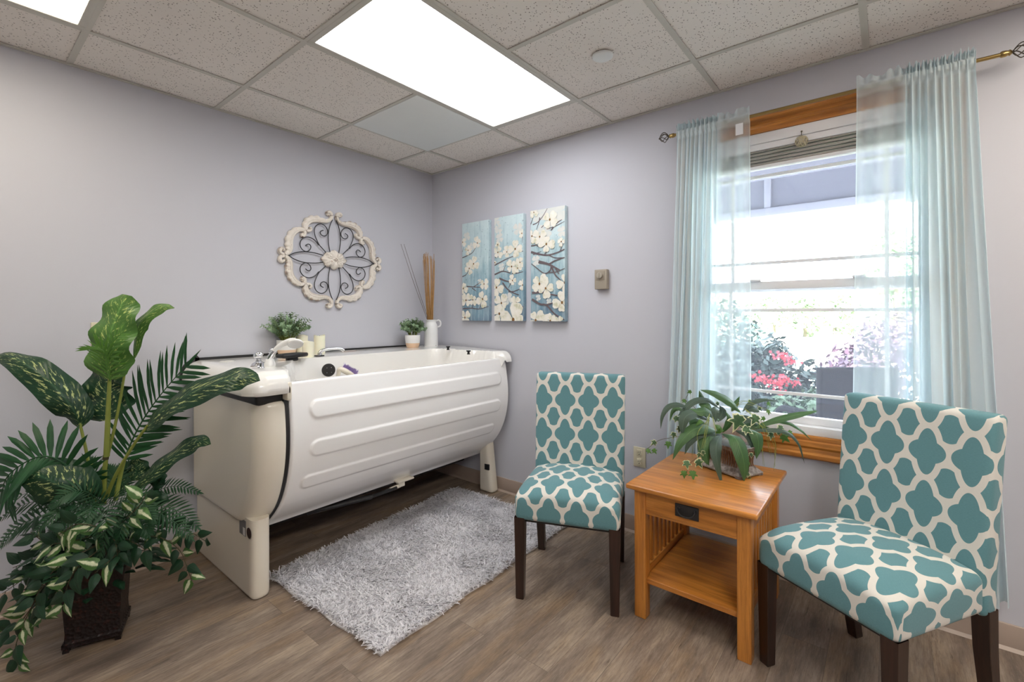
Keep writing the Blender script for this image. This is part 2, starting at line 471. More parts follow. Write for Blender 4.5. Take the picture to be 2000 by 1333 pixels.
    def sphere(self, c, r, n=12, m=8, sc=(1, 1, 1)):
        c = Vector(c)
        rows = [[c + Vector((r * sc[0] * math.sin(PI * i / m) * math.cos(2 * PI * k / n), r * sc[1] * math.sin(PI * i / m) * math.sin(2 * PI * k / n), -r * sc[2] * math.cos(PI * i / m))) for k in range(n)] for i in range(m + 1)]
        self.grid(rows, closed_u=True)
    def leaf(self, pts, hw, hint, prof='lance', fold=.18, wav=0.0, wn=5, nv=12, nu=2, droop=0.0):
        P = crom(pts, nv) if len(pts) > 2 else [Vector(pts[0]).lerp(Vector(pts[1]), i / nv) for i in range(nv + 1)]
        F = {'lance': [(0, .12), (.12, .55), (.35, 1), (.6, .88), (.85, .42), (1, 0.02)],
             'ovate': [(0, .10), (.06, .55), (.18, .92), (.35, 1), (.6, .82), (.8, .5), (.93, .2), (1, 0.01)],
             'strap': [(0, .35), (.1, .8), (.3, 1), (.7, .95), (.9, .55), (1, .03)],
             'heart': [(0, .3), (.05, .75), (.2, 1), (.4, .95), (.65, .66), (.85, .3), (1, 0.01)],
             'long': [(0, .25), (.08, .7), (.25, 1), (.6, .98), (.8, .78), (.92, .42), (1, .01)],
             'broad': [(0, .3), (.06, .8), (.2, 1), (.5, .95), (.8, .8), (.93, .6), (1, .25)]}[prof]
        rows = []; uvs = []; N = len(P); ph = random.random() * 6
        for i in range(N):
            v = i / (N - 1)
            t = (P[min(i + 1, N - 1)] - P[max(i - 1, 0)]).normalized()
            h = Vector(hint); sd = t.cross(h); sd = sd.normalized() if sd.length > 1e-5 else t.orthogonal().normalized()
            nn = sd.cross(t).normalized(); w = hw * lin(F, v); row = []; uvr = []
            for k in range(-nu, nu + 1):
                u = k / nu
                o = sd * (u * w) + nn * (-fold * abs(u) * w * (1 + .3 * abs(u)) + wav * math.sin(v * wn * 6.28 + ph + (1.7 if u > 0 else 0)) * abs(u) ** 1.5 * (w / max(hw, 1e-6)))
                row.append(P[i] + o); uvr.append((u * .5 + .5, v))
            rows.append(row); uvs.append(uvr)
        self.grid(rows, uvs=uvs)
    def ivy(self, c, size, nrm, up, s=1.0):
        """five-lobed ivy leaf"""
        c = Vector(c); nrm = Vector(nrm).normalized(); up = Vector(up); up = (up - nrm * up.dot(nrm)).normalized(); sd = up.cross(nrm)
        O = [(0, -.42), (.22, -.5), (.36, -.38), (.55, -.32), (.46, -.12), (.38, -.02), (.62, .12), (.72, .34), (.46, .30), (.26, .32), (.16, .62), (0, 1.0)]
        O = O + [(-x, y) for x, y in O[-2:0:-1]]
        ctr = self.vert(c + nrm * size * .06, (.5, .5)); ring = []; inner = []
        for x, y in O:
            p = c + sd * x * size + up * y * size
            inner.append(self.vert(c + sd * x * size * .72 + up * y * size * .72 + nrm * size * .05, (.5 + .36 * s, .5)))
            ring.append(self.vert(p - nrm * size * (.10 * (x * x + y * y)), (.5 + .5 * s, .5)))
        n = len(O)
        for i in range(n):
            j = (i + 1) % n
            self.face(ctr, inner[i], inner[j]); self.face(inner[i], ring[i], ring[j], inner[j])
    def frond(self, pts, L, n, wid, ang=65, hint=(0, 0, 1), droop=.1, rad=.0025, prof='palm', taper=(.5, 1.0, .35), stemlen=.0, nv=4, jit=.06):
        P = crom(pts, 24); N = len(P)
        self.tube(P, [rad, rad * .4], n=5)
        for i in range(n):
            f = stemlen + (1 - stemlen) * (i + .5) / n
            x = f * (N - 1); a = int(min(x, N - 2)); p = P[a].lerp(P[a + 1], x - a); t = (P[a + 1] - P[a]).normalized()
            sd = t.cross(Vector(hint)).normalized(); nn = sd.cross(t).normalized()
            g = (i + .5) / n
            ll = L * (lin([(0, taper[0]), (.4, taper[1]), (1, taper[2])], g)) * random.uniform(.93, 1.05)
            an = math.radians(ang * (1 - .35 * g)) + random.uniform(-jit, jit)
            for s in (-1, 1):
                d = (t * math.cos(an) + sd * s * math.sin(an) + nn * random.uniform(-.08, .12)).normalized()
                q = [p, p + d * ll * .5 + nn * ll * .04, p + d * ll + Vector((0, 0, -droop * ll))]
                self.leaf(q, wid * (.75 + .25 * ll / L), nn + d * .15, 'strap' if prof == 'palm' else 'lance', fold=.25, nv=nv, nu=1)
        self.leaf([P[-2], P[-1] + (P[-1] - P[-2]) * .6, P[-1] + (P[-1] - P[-3]).normalized() * L * .4], wid, hint, 'lance', nv=3, nu=1)
    def build(self, name, mats, parent=None, world=True, angle=35, smooth=True):
        mats = mats if isinstance(mats, (list, tuple)) else [mats]
        vs = self.v
        if parent is not None and world:
            root = parent
            while root.parent: root = root.parent
            inv = Matrix(ROOTM[root.name]).inverted()
            vs = [tuple(inv @ Vector(p)) for p in vs]
        me = bpy.data.meshes.new(name)
        me.from_pydata(vs, [], self.f)
        uvl = me.uv_layers.new(name='UVMap')
        li = np.empty(len(me.loops), dtype=np.int32); me.loops.foreach_get('vertex_index', li)
        uv = np.array(self.uv, dtype=np.float32)[li]
        uvl.data.foreach_set('uv', uv.ravel())
        for m in mats: me.materials.append(m)
        if len(mats) > 1: me.polygons.foreach_set('material_index', np.array(self.mi, dtype=np.int32))
        me.validate()
        if smooth:
            me.shade_smooth()
            if angle: me.set_sharp_from_angle(angle=math.radians(angle))
        me.update()
        o = bpy.data.objects.new(name, me); COL.objects.link(o)
        if parent is not None: o.parent = parent
        return o

ROOTM = {}
def thing(name, label, cat, loc=(0, 0, 0), rotz=0.0, group=None):
    o = bpy.data.objects.new(name, None); COL.objects.link(o)
    o.empty_display_size = .05
    o.location = loc; o.rotation_euler = (0, 0, rotz)
    ROOTM[o.name] = [list(r) for r in (Matrix.Translation(loc) @ Matrix.Rotation(rotz, 4, 'Z'))]
    return tag(o, label, cat, group)
def tag(o, label=None, cat=None, group=None, kind=None):
    if label: o['label'] = label
    if cat: o['category'] = cat
    if group: o['group'] = group
    if kind: o['kind'] = kind
    return o
def struct(name, mb, mats, angle=35, smooth=True, parent=None):
    o = mb.build(name, mats, parent=parent, world=False, angle=angle, smooth=smooth)
    if parent is None: o['kind'] = 'structure'
    return o
def rb(lo, hi, r=.004, **k):
    m = MB(); m.rbox(lo, hi, r, **k); return m

# ------------------------------------------------------------------ room shell
# window opening in the right-hand wall (x = 0)
WY0, WY1, WZ0, WZ1 = -3.074, -2.114, .712, 2.182
m = MB(); m.box((XW - .1, YW - .1, -.1), (0.12, 0.12, 0)); struct('floor', m, M['floor'], smooth=False)
m = MB(); m.box((XW - .1, 0, 0), (0.12, .12, H + .25)); struct('wall_left', m, M['wall'], smooth=False)
m = MB()
m.box((0, YW - .1, 0), (.14, WY0, H + .25)); m.box((0, WY1, 0), (.14, 0, H + .25))
m.box((0, WY0, 0), (.14, WY1, WZ0)); m.box((0, WY0, WZ1), (.14, WY1, H + .25)); struct('wall_right', m, M['wall'], smooth=False)
m = MB(); m.box((XW - .1, YW - .1, 0), (XW, 0, H + .25)); struct('wall_back', m, M['wall'], smooth=False)
m = MB(); m.box((XW, YW - .1, 0), (0, YW, H + .25)); struct('wall_front', m, M['wall'], smooth=False)

# light fixtures and panels sit in the grid; tiles fill the other cells
fixt = [(-1.6203, -.4011, -1.6235, -1.0139, 'main'), (-3.4491, -2.2299, -1.0139, -.4043, 'left'),
        (-3.4491, -2.2299, -4.0619, -3.4523, 'back'), (-1.6203, -.4011, -4.0619, -3.4523, 'right')]
plate = (-1.0107, -.4011, -1.0139, -.4043)
xs = sorted([0.0] + [OX - i * G for i in range(8) if OX - i * G > XW] + [XW]); ys = sorted([0.0] + [OY - i * G for i in range(9) if OY - i * G > YW] + [YW])
m = MB(); zt = H + .004
for i in range(len(xs) - 1):
    for j in range(len(ys) - 1):
        cx, cy = (xs[i] + xs[i + 1]) / 2, (ys[j] + ys[j + 1]) / 2
        if any(a < cx < b and c < cy < d for a, b, c, d, _ in fixt) or (plate[0] < cx < plate[1] and plate[2] < cy < plate[3]): continue
        m.rbox((xs[i] + .004, ys[j] + .004, zt), (xs[i + 1] - .004, ys[j + 1] - .004, zt + .015), .002, n=1)
m.box((XW - .1, YW - .1, H + .20), (.14, .12, H + .25))
struct('ceiling', m, M['tile'], smooth=False)
m = MB(); tw = .012
for x in xs[1:-1]:
    if x > XW:
        segs = [(ys[0], ys[-1])]
        for a, b, c, d, _ in fixt:
            if a + .01 < x < b - .01: segs = [q for s in segs for q in ((s[0], min(s[1], c)), (max(s[0], d), s[1])) if q[1] > q[0]]
        for a, b in segs: m.box((x - tw, a, H - .001), (x + tw, b, H + .003)); m.box((x - .0015, a, H + .003), (x + .0015, b, H + .035))
for y in ys[1:-1]:
    m.box((xs[0], y - tw, H - .0012), (xs[-1], y + tw, H + .0028))
m.box((XW, -.022, H - .002), (0, 0, H + .002)); m.box((-.022, YW, H - .0022), (0, 0, H + .0018))
struct('trim_1', m, M['tee'], smooth=False)

# baseboards: a flat tan cove base with a thin toe
for nm, lo, hi in (('left', (XW, -.010, 0), (0, 0, .098)), ('right', (-.010, YW, 0), (0, 0, .098)),
                   ('back', (XW, YW, 0), (XW + .01, 0, .098)), ('front', (XW, YW, 0), (0, YW + .01, .098))):
    m = MB(); m.rbox(lo, hi, .003)
    if nm == 'left': m.prism([(XW, -.020, 0), (XW, -.010, 0), (XW, -.010, .012)], (-XW, 0, 0))
    if nm == 'right': m.prism([(-.020, YW, 0), (-.010, YW, .012), (-.010, YW, 0)], (0, -YW, 0))
    struct('baseboard_' + nm, m, M['base'])

# ------------------------------------------------------------------ ceiling things
def fixture(a, b, c, d, label, lens, group='lit ceiling troffers'):
    t = thing('ceiling_light', label, 'ceiling light', ((a + b) / 2, (c + d) / 2, H), group=group)
    w = .030; m = MB(); z0, z1 = H - .002, H + .010
    for lo, hi in (((a + .004, c + .004), (b - .004, c + w)), ((a + .004, d - w), (b - .004, d - .004)), ((a + .004, c + w), (a + w, d - w)), ((b - w, c + w), (b - .004, d - w))):
        m.rbox((lo[0], lo[1], z0), (hi[0], hi[1], z1), .002)
    m.box((a + .004, c + .004, H + .08), (b - .004, d - .004, H + .09))
    for lo, hi in (((a + .004, c + .004), (b - .004, c + .008)), ((a + .004, d - .008), (b - .004, d - .004)), ((a + .004, c), (a + .008, d)), ((b - .008, c), (b - .004, d))):
        m.box((lo[0], lo[1], H + .01), (hi[0], hi[1], H + .08))
    m.build('light_frame', M['tee'], t)
    m = MB(); m.box((a + w, c + w, H + .003), (b - w, d - w, H + .008)); m.build('diffuser', lens, t)
fixture(*fixt[0][:4], 'large lit rectangular ceiling light beside the plain grey panel', M['lens_main'])
fixture(*fixt[1][:4], 'warm ribbed ceiling light cut off at the upper corner above the leafy plant', M['lens_warm'])
fixture(*fixt[2][:4], 'warm ceiling light behind the viewer, out of view, over the floor', M['lens_room'])
fixture(*fixt[3][:4], 'warm ceiling light out of view near the window wall', M['lens_right'])
o = rb((plate[0] + .006, plate[2] + .006, H - .004), (plate[1] - .006, plate[3] - .006, H + .004), .003).build('ceiling_panel', M['panel_grey'])
tag(o, 'plain smooth grey square ceiling panel beside the large lit ceiling light', 'ceiling panel')
m = MB(); c = on(1177, 108, 'z', H); m.lathe([(0, -.012), (.040, -.012), (.045, -.009), (.046, -.002), (.030, .0), (.030, .004)], (c.x, c.y, H), 40)
tag(m.build('sprinkler_cover', M['panel_grey']), 'round grey sprinkler cover disc on a speckled ceiling tile', 'sprinkler cover')

# ------------------------------------------------------------------ window
win = bpy.data.objects.new('window_1', None); COL.objects.link(win); win['kind'] = 'structure'; ROOTM['window_1'] = [list(r) for r in Matrix.Identity(4)]
def bars(name, boxes, mat, r=.003, parent=win):
    m = MB()
    for lo, hi in boxes: m.rbox(lo, hi, r)
    return m.build(name, mat, parent)
cz = .082   # casing width
# moulded oak casing (picture frame)
def casing_profile(w):    # (offset from opening edge, projection)
    return [(0, 0), (0, .010), (.010, .014), (.022, .014), (.028, .020), (w * .45, .021), (w * .55, .016), (w * .72, .018), (w * .80, .024), (w - .006, .024), (w, .018), (w, 0)]
def casing(name, a, b, outward, mat, cz=cz):
    """a, b: corners of the opening edge; mitred"""
    a = Vector(a); b = Vector(b); o = Vector(outward); dr = (b - a).normalized(); m = MB(); rows = []
    for w, p in casing_profile(cz): rows.append([a + o * w - dr * w + Vector((-p, 0, 0)), b + o * w + dr * w + Vector((-p, 0, 0))])
    m.grid(rows); return m.build(name, mat, win, angle=25)
casing('window_casing', (0, WY0, WZ1), (0, WY1, WZ1), (0, 0, 1), M['trim_y'])
casing('window_casing', (0, WY1, WZ0), (0, WY0, WZ0), (0, 0, -1), M['trim_y'], .108)
casing('window_casing', (0, WY1, WZ1), (0, WY1, WZ0), (0, 1, 0), M['trim_z'])
casing('window_casing', (0, WY0, WZ0), (0, WY0, WZ1), (0, -1, 0), M['trim_z'])
# vinyl frame lining the opening
bars('window_frame', [((-.004, WY0, WZ0), (.135, WY0 + .026, WZ1)), ((-.004, WY1 - .026, WZ0), (.135, WY1, WZ1)),
                      ((-.004, WY0, WZ0), (.135, WY1, WZ0 + .040)), ((-.004, WY0, WZ1 - .050), (.135, WY1, WZ1))], M['vinyl'])
gy0, gy1 = WY0 + .026, WY1 - .026
mz = 1.425      # meeting rail
def sash(x, z0, z1, st, tr, br, nm):
    bars(nm + '_sash', [((x, gy0, z0), (x + .035, gy0 + st, z1)), ((x, gy1 - st, z0), (x + .035, gy1, z1)),
                        ((x, gy0 + st, z0), (x + .035, gy1 - st, z0 + br)), ((x, gy0 + st, z1 - tr), (x + .035, gy1 - st, z1))], M['vinyl'])
    a, b, c, d = gy0 + st, gy1 - st, z0 + br, z1 - tr
    m = MB(); m.box((x + .016, a - .005, c - .005), (x + .019, b + .005, d + .005)); m.build('glass_pane', M['glass'], win, smooth=False)
    mt = .016; ins = .105; bx = []
    for z in (c + ins, d - ins): bx.append(((x + .008, a, z - mt / 2), (x + .0155, b, z + mt / 2)))
    for y in (a + ins, b - ins): bx.append(((x + .007, y - mt / 2, c), (x + .0145, y + mt / 2, d)))
    for b_ in bx: bars('muntin', [b_], M['vinyl'], .002)
sash(.045, WZ0 + .040, mz + .022, .032, .040, .035, 'lower')
sash(.088, mz - .030, WZ1 - .050, .032, .035, .045, 'upper')
bars('sash_lock', [((.030, -2.42, mz + .022), (.060, -2.37, mz + .034)), ((.030, -2.84, mz + .022), (.060, -2.79, mz + .034))], M['vinyl'])

# raised blind under the head of the opening
t = thing('window_blind', 'raised slatted blind bunched under the window head between the curtains', 'blind', (.03, -2.6, 2.13))
rb((.002, gy0 + .004, 2.100), (.040, gy1 - .004, 2.131), .003).build('headrail', M['vinyl'], t)
m = MB(); z = 2.097
M['slat_gap_shade'] = flat('painted_gap_shade', sr(74, 62, 58), .4)  # dark tone on some slats stands in for the shaded gaps between them
M['slat'] = flat('grey_brown_slat', sr(176, 164, 160), .35, var=.25, vscale=3)
for k in range(13):
    m.cur = 1 if k % 3 == 1 else 0; m.rbox((.004 + (k % 3) * .0035, gy0 + .008, z - .0030), (.038 - (k % 2) * .002, gy1 - .008, z), .0010, n=1); z -= .0056
m.build('slats', [M['slat'], M['slat_gap_shade']], t, smooth=False)
rb((.003, gy0 + .006, z - .016), (.040, gy1 - .006, z), .004).build('bottom_rail', M['vinyl'], t)
t = thing('hanging_ornament', 'small twiggy beige ball ornament hanging before the raised blind', 'ornament', (-.005, -2.602, 2.105))
m = MB(); rnd = random.Random(4)
for k in range(26):
    a = Vector((rnd.gauss(0, 1), rnd.gauss(0, 1), rnd.gauss(0, 1))).normalized(); b = a.orthogonal().normalized(); c = a.cross(b); s0 = rnd.uniform(0, 6)
    m.tube([Vector((-.012, -2.602, 2.098)) + Vector((b.x * .35, b.y, b.z)) * 0 + (b * math.cos(s0 + q * .45) + c * math.sin(s0 + q * .45)) * .026 for q in range(11)], .0016, n=4)
m.build('twig_ball', flat('straw_beige', sr(188, 178, 150), .7), t)
m = MB(); m.tube([(-.012, -2.602, 2.122), (-.008, -2.602, 2.145)], .0016, n=5); m.sphere((-.008, -2.602, 2.146), .004); m.build('hook', M['stem_dark'], t)

# ------------------------------------------------------------------ curtain rod
RX, RZ = -.082, 2.248
t = thing('curtain_rod', 'antique brass curtain rod with wire cage finials above the window', 'curtain rod', (RX, -2.6, RZ))
m = MB(); m.tube([(RX, -3.245, RZ), (RX, -2.025, RZ)], .0075, n=14); m.build('rod', M['brass'], t)
for y in (-3.155, -2.07):
    m = MB(); m.tube([(-.002, y, RZ - .02), (RX, y, RZ - .012)], .005, n=8); m.rbox((-.008, y - .012, RZ - .05), (0, y + .012, RZ + .01), .002); m.build('bracket', M['brass'], t)
for sg, y in ((-1, -3.245), (1, -2.025)):
    m = MB(); m.lathe([(0, 0), (.010, 0), (.0115, .004), (.0115, .014), (.009, .018), (.009, .021), (.0115, .024), (.006, .030), (0, .031)], (RX, y - sg * .006, RZ), 16, axis=(0, sg, 0))
    fo = m.build('finial', M['brass'], t)
    m = MB(); L = .052; R = .026; y0 = y + sg * .024
    for k in range(6):
        m.tube([(RX + R * math.sin(PI * q / 12) * math.cos(k * PI / 3 + q * .16), y0 + sg * L * q / 12, RZ + R * math.sin(PI * q / 12) * math.sin(k * PI / 3 + q * .16)) for q in range(13)], .0019, n=6)
    m.sphere((RX, y0 + sg * L, RZ), .0045); m.build('wire_cage', M['bronze'], fo)

# ------------------------------------------------------------------ sheer curtains
def ss_(t): t = min(1, max(0, t)); return t * t * (3 - 2 * t)
def curtain(name, label, ytop, ybot, zbot, dens, seed, nw, gat, amp=.026, tagpos=None):
    """ytop/ybot: y at s=0..1 (lookups); dens(s): fold phase; cloth pocket on the rod"""
    t = thing(name, label, 'curtain', (RX, (ytop[0][1] + ytop[-1][1]) / 2, RZ), group='sheer aqua curtains at the window')
    rnd = random.Random(seed); ns = 420; m = MB(); rows = []; hemv = []
    zl = [RZ + .048, RZ + .040, RZ + .030, RZ + .020, RZ + .0105, RZ + .004, RZ - .004, RZ - .0105, RZ - .022, RZ - .036, RZ - .05] + [RZ - .05 - (RZ - .05 - zbot) * (k / 34) for k in range(1, 35)]
    ph = [rnd.uniform(0, 6.28) for _ in range(8)]
    fine = [rnd.uniform(.5, 1.2) for _ in range(80)]
    for zi, z in enumerate(zl):
        f = (RZ - z) / (RZ - zbot); row = []
        for i in range(ns + 1):
            s = i / ns; k = dens(s) * nw
            yt = lin(ytop, s); yb = lin(ybot, s); y = yt + (yb - yt) * min(1, max(0, f) ** 1.15)
            loc = lin([(0, .30), (.05, .55), (.3, .9), (1, 1.15)], max(0, f))
            fk = k % 1; a = amp * loc * (fine[int(k)] * (1 - fk) + fine[int(k) + 1] * fk)
            mlow = ss_(f * 1.5)
            x = RX + a * (1 - .55 * mlow) * math.sin(6.283 * k + .5 * math.sin(k * 1.7)) + a * (.3 + .7 * mlow) * math.sin(6.283 * k * .47 + ph[0] + f * .9)
            y += (.40 * a * math.cos(6.283 * k + ph[1]) * (1 - .4 * mlow) + .010 * math.sin(6.283 * k * .23 + f * 2.2 + ph[2]) * max(0, f)) * gat(s)
            if f < 0.0045 and f > -.0045: # pocket: wrap round the rod
                x = RX + (x - RX) * .9
            if z > RZ + .012:   # ruffle above the rod
                u = (z - RZ - .012) / .036
                x = RX + .012 * math.sin(6.283 * k * 2.1 + ph[3]) * (.4 + u) ; z2 = z + .007 * u * math.sin(6.283 * k * .9 + ph[4]) + .004 * u * math.sin(6.283 * k * 3.1)
            else: z2 = z
            if abs(z - RZ) < .0115: x = RX - .0125 - .0030 * math.sin(6.283 * k * 2.0 + ph[3])
            x = min(x, -.034)
            if f > .97: z2 = z + .006 * math.sin(6.283 * k * .5)
            row.append((x, y, z2))
        rows.append(row)
    m.grid(rows)
    o = m.build('curtain_panel', M['sheer'], t, angle=None)
    at_ = o.data.attributes.new('hem', 'FLOAT', 'POINT')
    hv = np.zeros((len(zl), ns + 1), dtype=np.float32)
    hv[:] = np.array([.12 + .88 * gat(i / ns) for i in range(ns + 1)], dtype=np.float32)[None, :]; hv[:9] += .5; hv[-3:] += .3; hv[:, :4] += .4; hv[:, -4:] += .4
    at_.data.foreach_set('value', hv.ravel())
    if tagpos:
        y, z = tagpos; rb((-.0925, y - .017, z - .028), (-.0918, y + .017, z + .028), .0004).build('care_label', flat('white_label_tape', sr(226, 228, 232), .7), t)
    return t
def d_left(s): return .86 * min(1, s / .66) + .14 * max(0, (s - .66) / .34)
curtain('sheer_curtain', 'left aqua sheer curtain with a white care label near its top', [(0, -2.042), (.62, -2.235), (.8, -2.30), (1, -2.398)],
        [(0, -1.955), (.55, -2.17), (.8, -2.30), (1, -2.402)], .19, d_left, 3, 11, lambda s: 1 - ss_((s - .60) / .16), tagpos=(-2.352, 2.195))
def d_right(s): return .16 * min(1, s / .40) + .84 * max(0, (s - .40) / .60)
curtain('sheer_curtain', 'right aqua sheer curtain behind the large front armless chair', [(0, -2.812), (.25, -2.93), (.45, -2.985), (1, -3.178)],
        [(0, -2.785), (.25, -2.90), (.5, -3.01), (1, -3.262)], .19, d_right, 8, 11, lambda s: ss_((s - .30) / .16))

# ------------------------------------------------------------------ outside: porch, patio, garden
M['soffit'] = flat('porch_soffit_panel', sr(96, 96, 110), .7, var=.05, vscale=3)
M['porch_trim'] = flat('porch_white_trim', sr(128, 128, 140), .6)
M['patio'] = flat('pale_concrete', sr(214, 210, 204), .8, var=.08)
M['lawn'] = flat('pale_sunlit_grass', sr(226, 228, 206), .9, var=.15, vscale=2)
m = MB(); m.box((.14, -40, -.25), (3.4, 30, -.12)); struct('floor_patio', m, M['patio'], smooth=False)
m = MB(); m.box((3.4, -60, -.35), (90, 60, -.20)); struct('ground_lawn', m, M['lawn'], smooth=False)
t = thing('porch_roof', 'grey panelled porch roof seen through the top of the window', 'porch roof', (1.4, -2.2, 2.4))
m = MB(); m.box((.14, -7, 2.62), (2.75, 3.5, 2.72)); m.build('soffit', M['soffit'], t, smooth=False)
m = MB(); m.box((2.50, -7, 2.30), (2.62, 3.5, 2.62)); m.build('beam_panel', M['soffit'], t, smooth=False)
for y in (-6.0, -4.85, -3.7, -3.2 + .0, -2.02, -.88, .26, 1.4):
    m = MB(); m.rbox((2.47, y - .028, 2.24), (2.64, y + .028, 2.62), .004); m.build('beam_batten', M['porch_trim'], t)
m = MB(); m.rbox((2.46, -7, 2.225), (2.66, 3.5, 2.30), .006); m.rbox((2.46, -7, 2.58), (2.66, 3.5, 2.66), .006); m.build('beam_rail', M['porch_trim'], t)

def foliage(mb, c, rad, n, ls, rnd, flat_=0.0):
    """leafy mass: n small leaves spread through clumps on an ellipsoid"""
    c = Vector(c); cl = []
    for k in range(max(6, n // 60)):
        d = Vector((rnd.gauss(0, 1), rnd.gauss(0, 1), rnd.gauss(0, 1))).normalized() * rnd.uniform(.55, 1)
        cl.append((c + Vector((d.x * rad[0], d.y * rad[1], d.z * rad[2])), rnd.uniform(.22, .42)))
    for k in range(n):
        cc, s = cl[rnd.randrange(len(cl))]
        d = Vector((rnd.gauss(0, 1), rnd.gauss(0, 1), rnd.gauss(0, 1))).normalized() * rnd.random() ** .4
        p = cc + Vector((d.x * rad[0], d.y * rad[1], d.z * rad[2])) * s
        if p.z < c.z - rad[2]: continue
        nr = (d + Vector((rnd.gauss(0, .5), rnd.gauss(0, .5), rnd.gauss(.4, .5)))).normalized(); a = nr.orthogonal().normalized(); b = nr.cross(a)
        th = rnd.uniform(0, 6.28); a, b = a * math.cos(th) + b * math.sin(th), b * math.cos(th) - a * math.sin(th); l = ls * rnd.uniform(.7, 1.3)
        i = [mb.vert(p - a * l), mb.vert(p + b * l * .45), mb.vert(p + a * l), mb.vert(p - b * l * .45)]
        mb.face(*i)
def shrub(name, label, cat, c, rad, n, ls, mat, seed, flowers=None, group=None):
    rnd = random.Random(seed); t = thing(name, label, cat, (c[0], c[1], -.2), group=group)
    m = MB(); foliage(m, c, rad, n, ls, rnd); m.build('foliage', mat, t, smooth=False)
    m = MB()
    for k in range(5): m.tube([(c[0], c[1], -.2), (c[0] + rnd.uniform(-.5, .5) * rad[0], c[1] + rnd.uniform(-.5, .5) * rad[1], c[2])], [.02, .008], n=5)
    m.build('stems', M['stem_dark'], t)
    if flowers:
        m = MB()
        for p in flowers:
            p = Vector(p)
            for k in range(13):
                q = p + Vector((rnd.gauss(0, .035), rnd.gauss(0, .038), rnd.gauss(0, .024))); nr = Vector((-1, rnd.gauss(0, .6), rnd.gauss(.3, .6))).normalized(); a = nr.orthogonal().normalized(); b = nr.cross(a)
                cv = m.vert(q)
                rg = [m.vert(q + (a * math.cos(h) + b * math.sin(h)) * (.024 if h2 % 2 else .012) + nr * .004) for h2, h in enumerate([PI * z / 5 for z in range(10)])]
                for z in range(10): m.face(cv, rg[z], rg[(z + 1) % 10])
        m.build('blossoms', flat('red_pink_petals', sr(150, 30, 46), .6), t, smooth=False)
    return t
M['bush'] = flat('garden_bush_leaf', sr(26, 46, 40), .6, var=.4, vscale=4)
M['bush_light'] = flat('garden_light_leaf', sr(52, 76, 48), .6, var=.3, vscale=4)
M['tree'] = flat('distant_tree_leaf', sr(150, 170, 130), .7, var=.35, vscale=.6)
M['purple'] = flat('purple_shrub_leaf', sr(84, 62, 78), .7, var=.3, vscale=3)
P_ = lambda px, py, x: on(px, py, 'x', x)
c1 = P_(1500, 745, 4.4)
shrub('flowering_bush', 'dark green garden bush with red flowers outside the window', 'bush', (4.4, c1.y + .10, .30), (.62, .62, .66), 6500, .056, M['bush'], 2,
      flowers=[P_(1533, 697, 3.75), P_(1546, 706, 3.7), P_(1522, 694, 3.8), P_(1484, 738, 3.6), P_(1496, 740, 3.6), P_(1512, 748, 3.6), P_(1526, 752, 3.6), P_(1530, 740, 3.6), P_(1530, 768, 3.6), P_(1548, 749, 3.7), P_(1524, 744, 3.7), P_(1478, 735, 3.7)])
c2 = P_(1580, 775, 3.7)
shrub('leafy_bush', 'light green low bush right of the red flowers outside', 'bush', (3.55, c2.y, .0), (.42, .42, .42), 4200, .042, M['bush_light'], 5)
c3 = P_(1415, 700, 6.2)
shrub('leafy_bush', 'tall dark bush behind the left curtain outside', 'bush', (6.2, c3.y, .5), (.6, .6, 1.0), 3600, .06, M['bush'], 9)
c4 = P_(1740, 700, 5.0)
shrub('leafy_bush', 'purple-leaved round bush behind the right curtain outside', 'bush', (5.0, c4.y, .45), (.7, .65, .8), 4200, .055, M['purple'], 12)
rnd = random.Random(31)
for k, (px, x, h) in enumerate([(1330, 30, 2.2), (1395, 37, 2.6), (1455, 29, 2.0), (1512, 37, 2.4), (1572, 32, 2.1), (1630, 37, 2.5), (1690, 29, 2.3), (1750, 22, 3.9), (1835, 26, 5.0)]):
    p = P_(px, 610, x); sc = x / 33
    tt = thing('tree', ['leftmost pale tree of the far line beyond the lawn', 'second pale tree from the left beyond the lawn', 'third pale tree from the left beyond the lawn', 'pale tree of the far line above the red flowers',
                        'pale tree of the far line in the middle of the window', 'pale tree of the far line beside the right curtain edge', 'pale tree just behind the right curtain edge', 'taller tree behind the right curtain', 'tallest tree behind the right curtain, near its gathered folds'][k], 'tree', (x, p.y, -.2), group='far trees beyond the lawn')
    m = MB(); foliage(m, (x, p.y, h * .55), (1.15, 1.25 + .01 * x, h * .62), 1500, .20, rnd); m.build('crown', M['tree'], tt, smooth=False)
    m = MB(); m.tube([(x, p.y, -.2), (x, p.y, h * .6)], [.12, .06], n=6); m.build('trunk', M['stem_dark'], tt)

# patio furniture
M['wicker'] = flat('dark_wicker', sr(13, 13, 20), .9, var=.25, vscale=90, bump=.4, bscale=140, spec=.08)
def patio_chair(x, y, rz, label):
    t = thing('patio_chair', label, 'patio chair', (x, y, -.12), rz)
    for nm, lo, hi in (('backrest', (-.27, .20, .30), (.27, .27, 1.02)), ('seat', (-.26, -.26, .34), (.26, .22, .42))):
        rb(lo, hi, .02).build(nm, M['wicker'], t, world=False)
    for sx in (-1, 1):
        m = MB(); m.tube([(sx * .27, .22, .66), (sx * .29, .0, .66), (sx * .29, -.22, .62), (sx * .28, -.27, .40), (sx * .27, -.26, .0)], .026, n=8, smooth=16); m.build('arm', M['wicker'], t, world=False)
        m = MB(); m.tube([(sx * .25, .24, 0), (sx * .25, .24, .34)], .022, n=8); m.build('leg', M['wicker'], t, world=False)
a = P_(1655, 800, 1.75); patio_chair(1.74, a.y + .08, math.radians(128), 'dark high-backed wicker patio chair outside the window')
a = P_(1492, 812, 1.0)
t = thing('patio_table', 'round white patio table outside the window', 'patio table', (1.0, a.y, -.12))
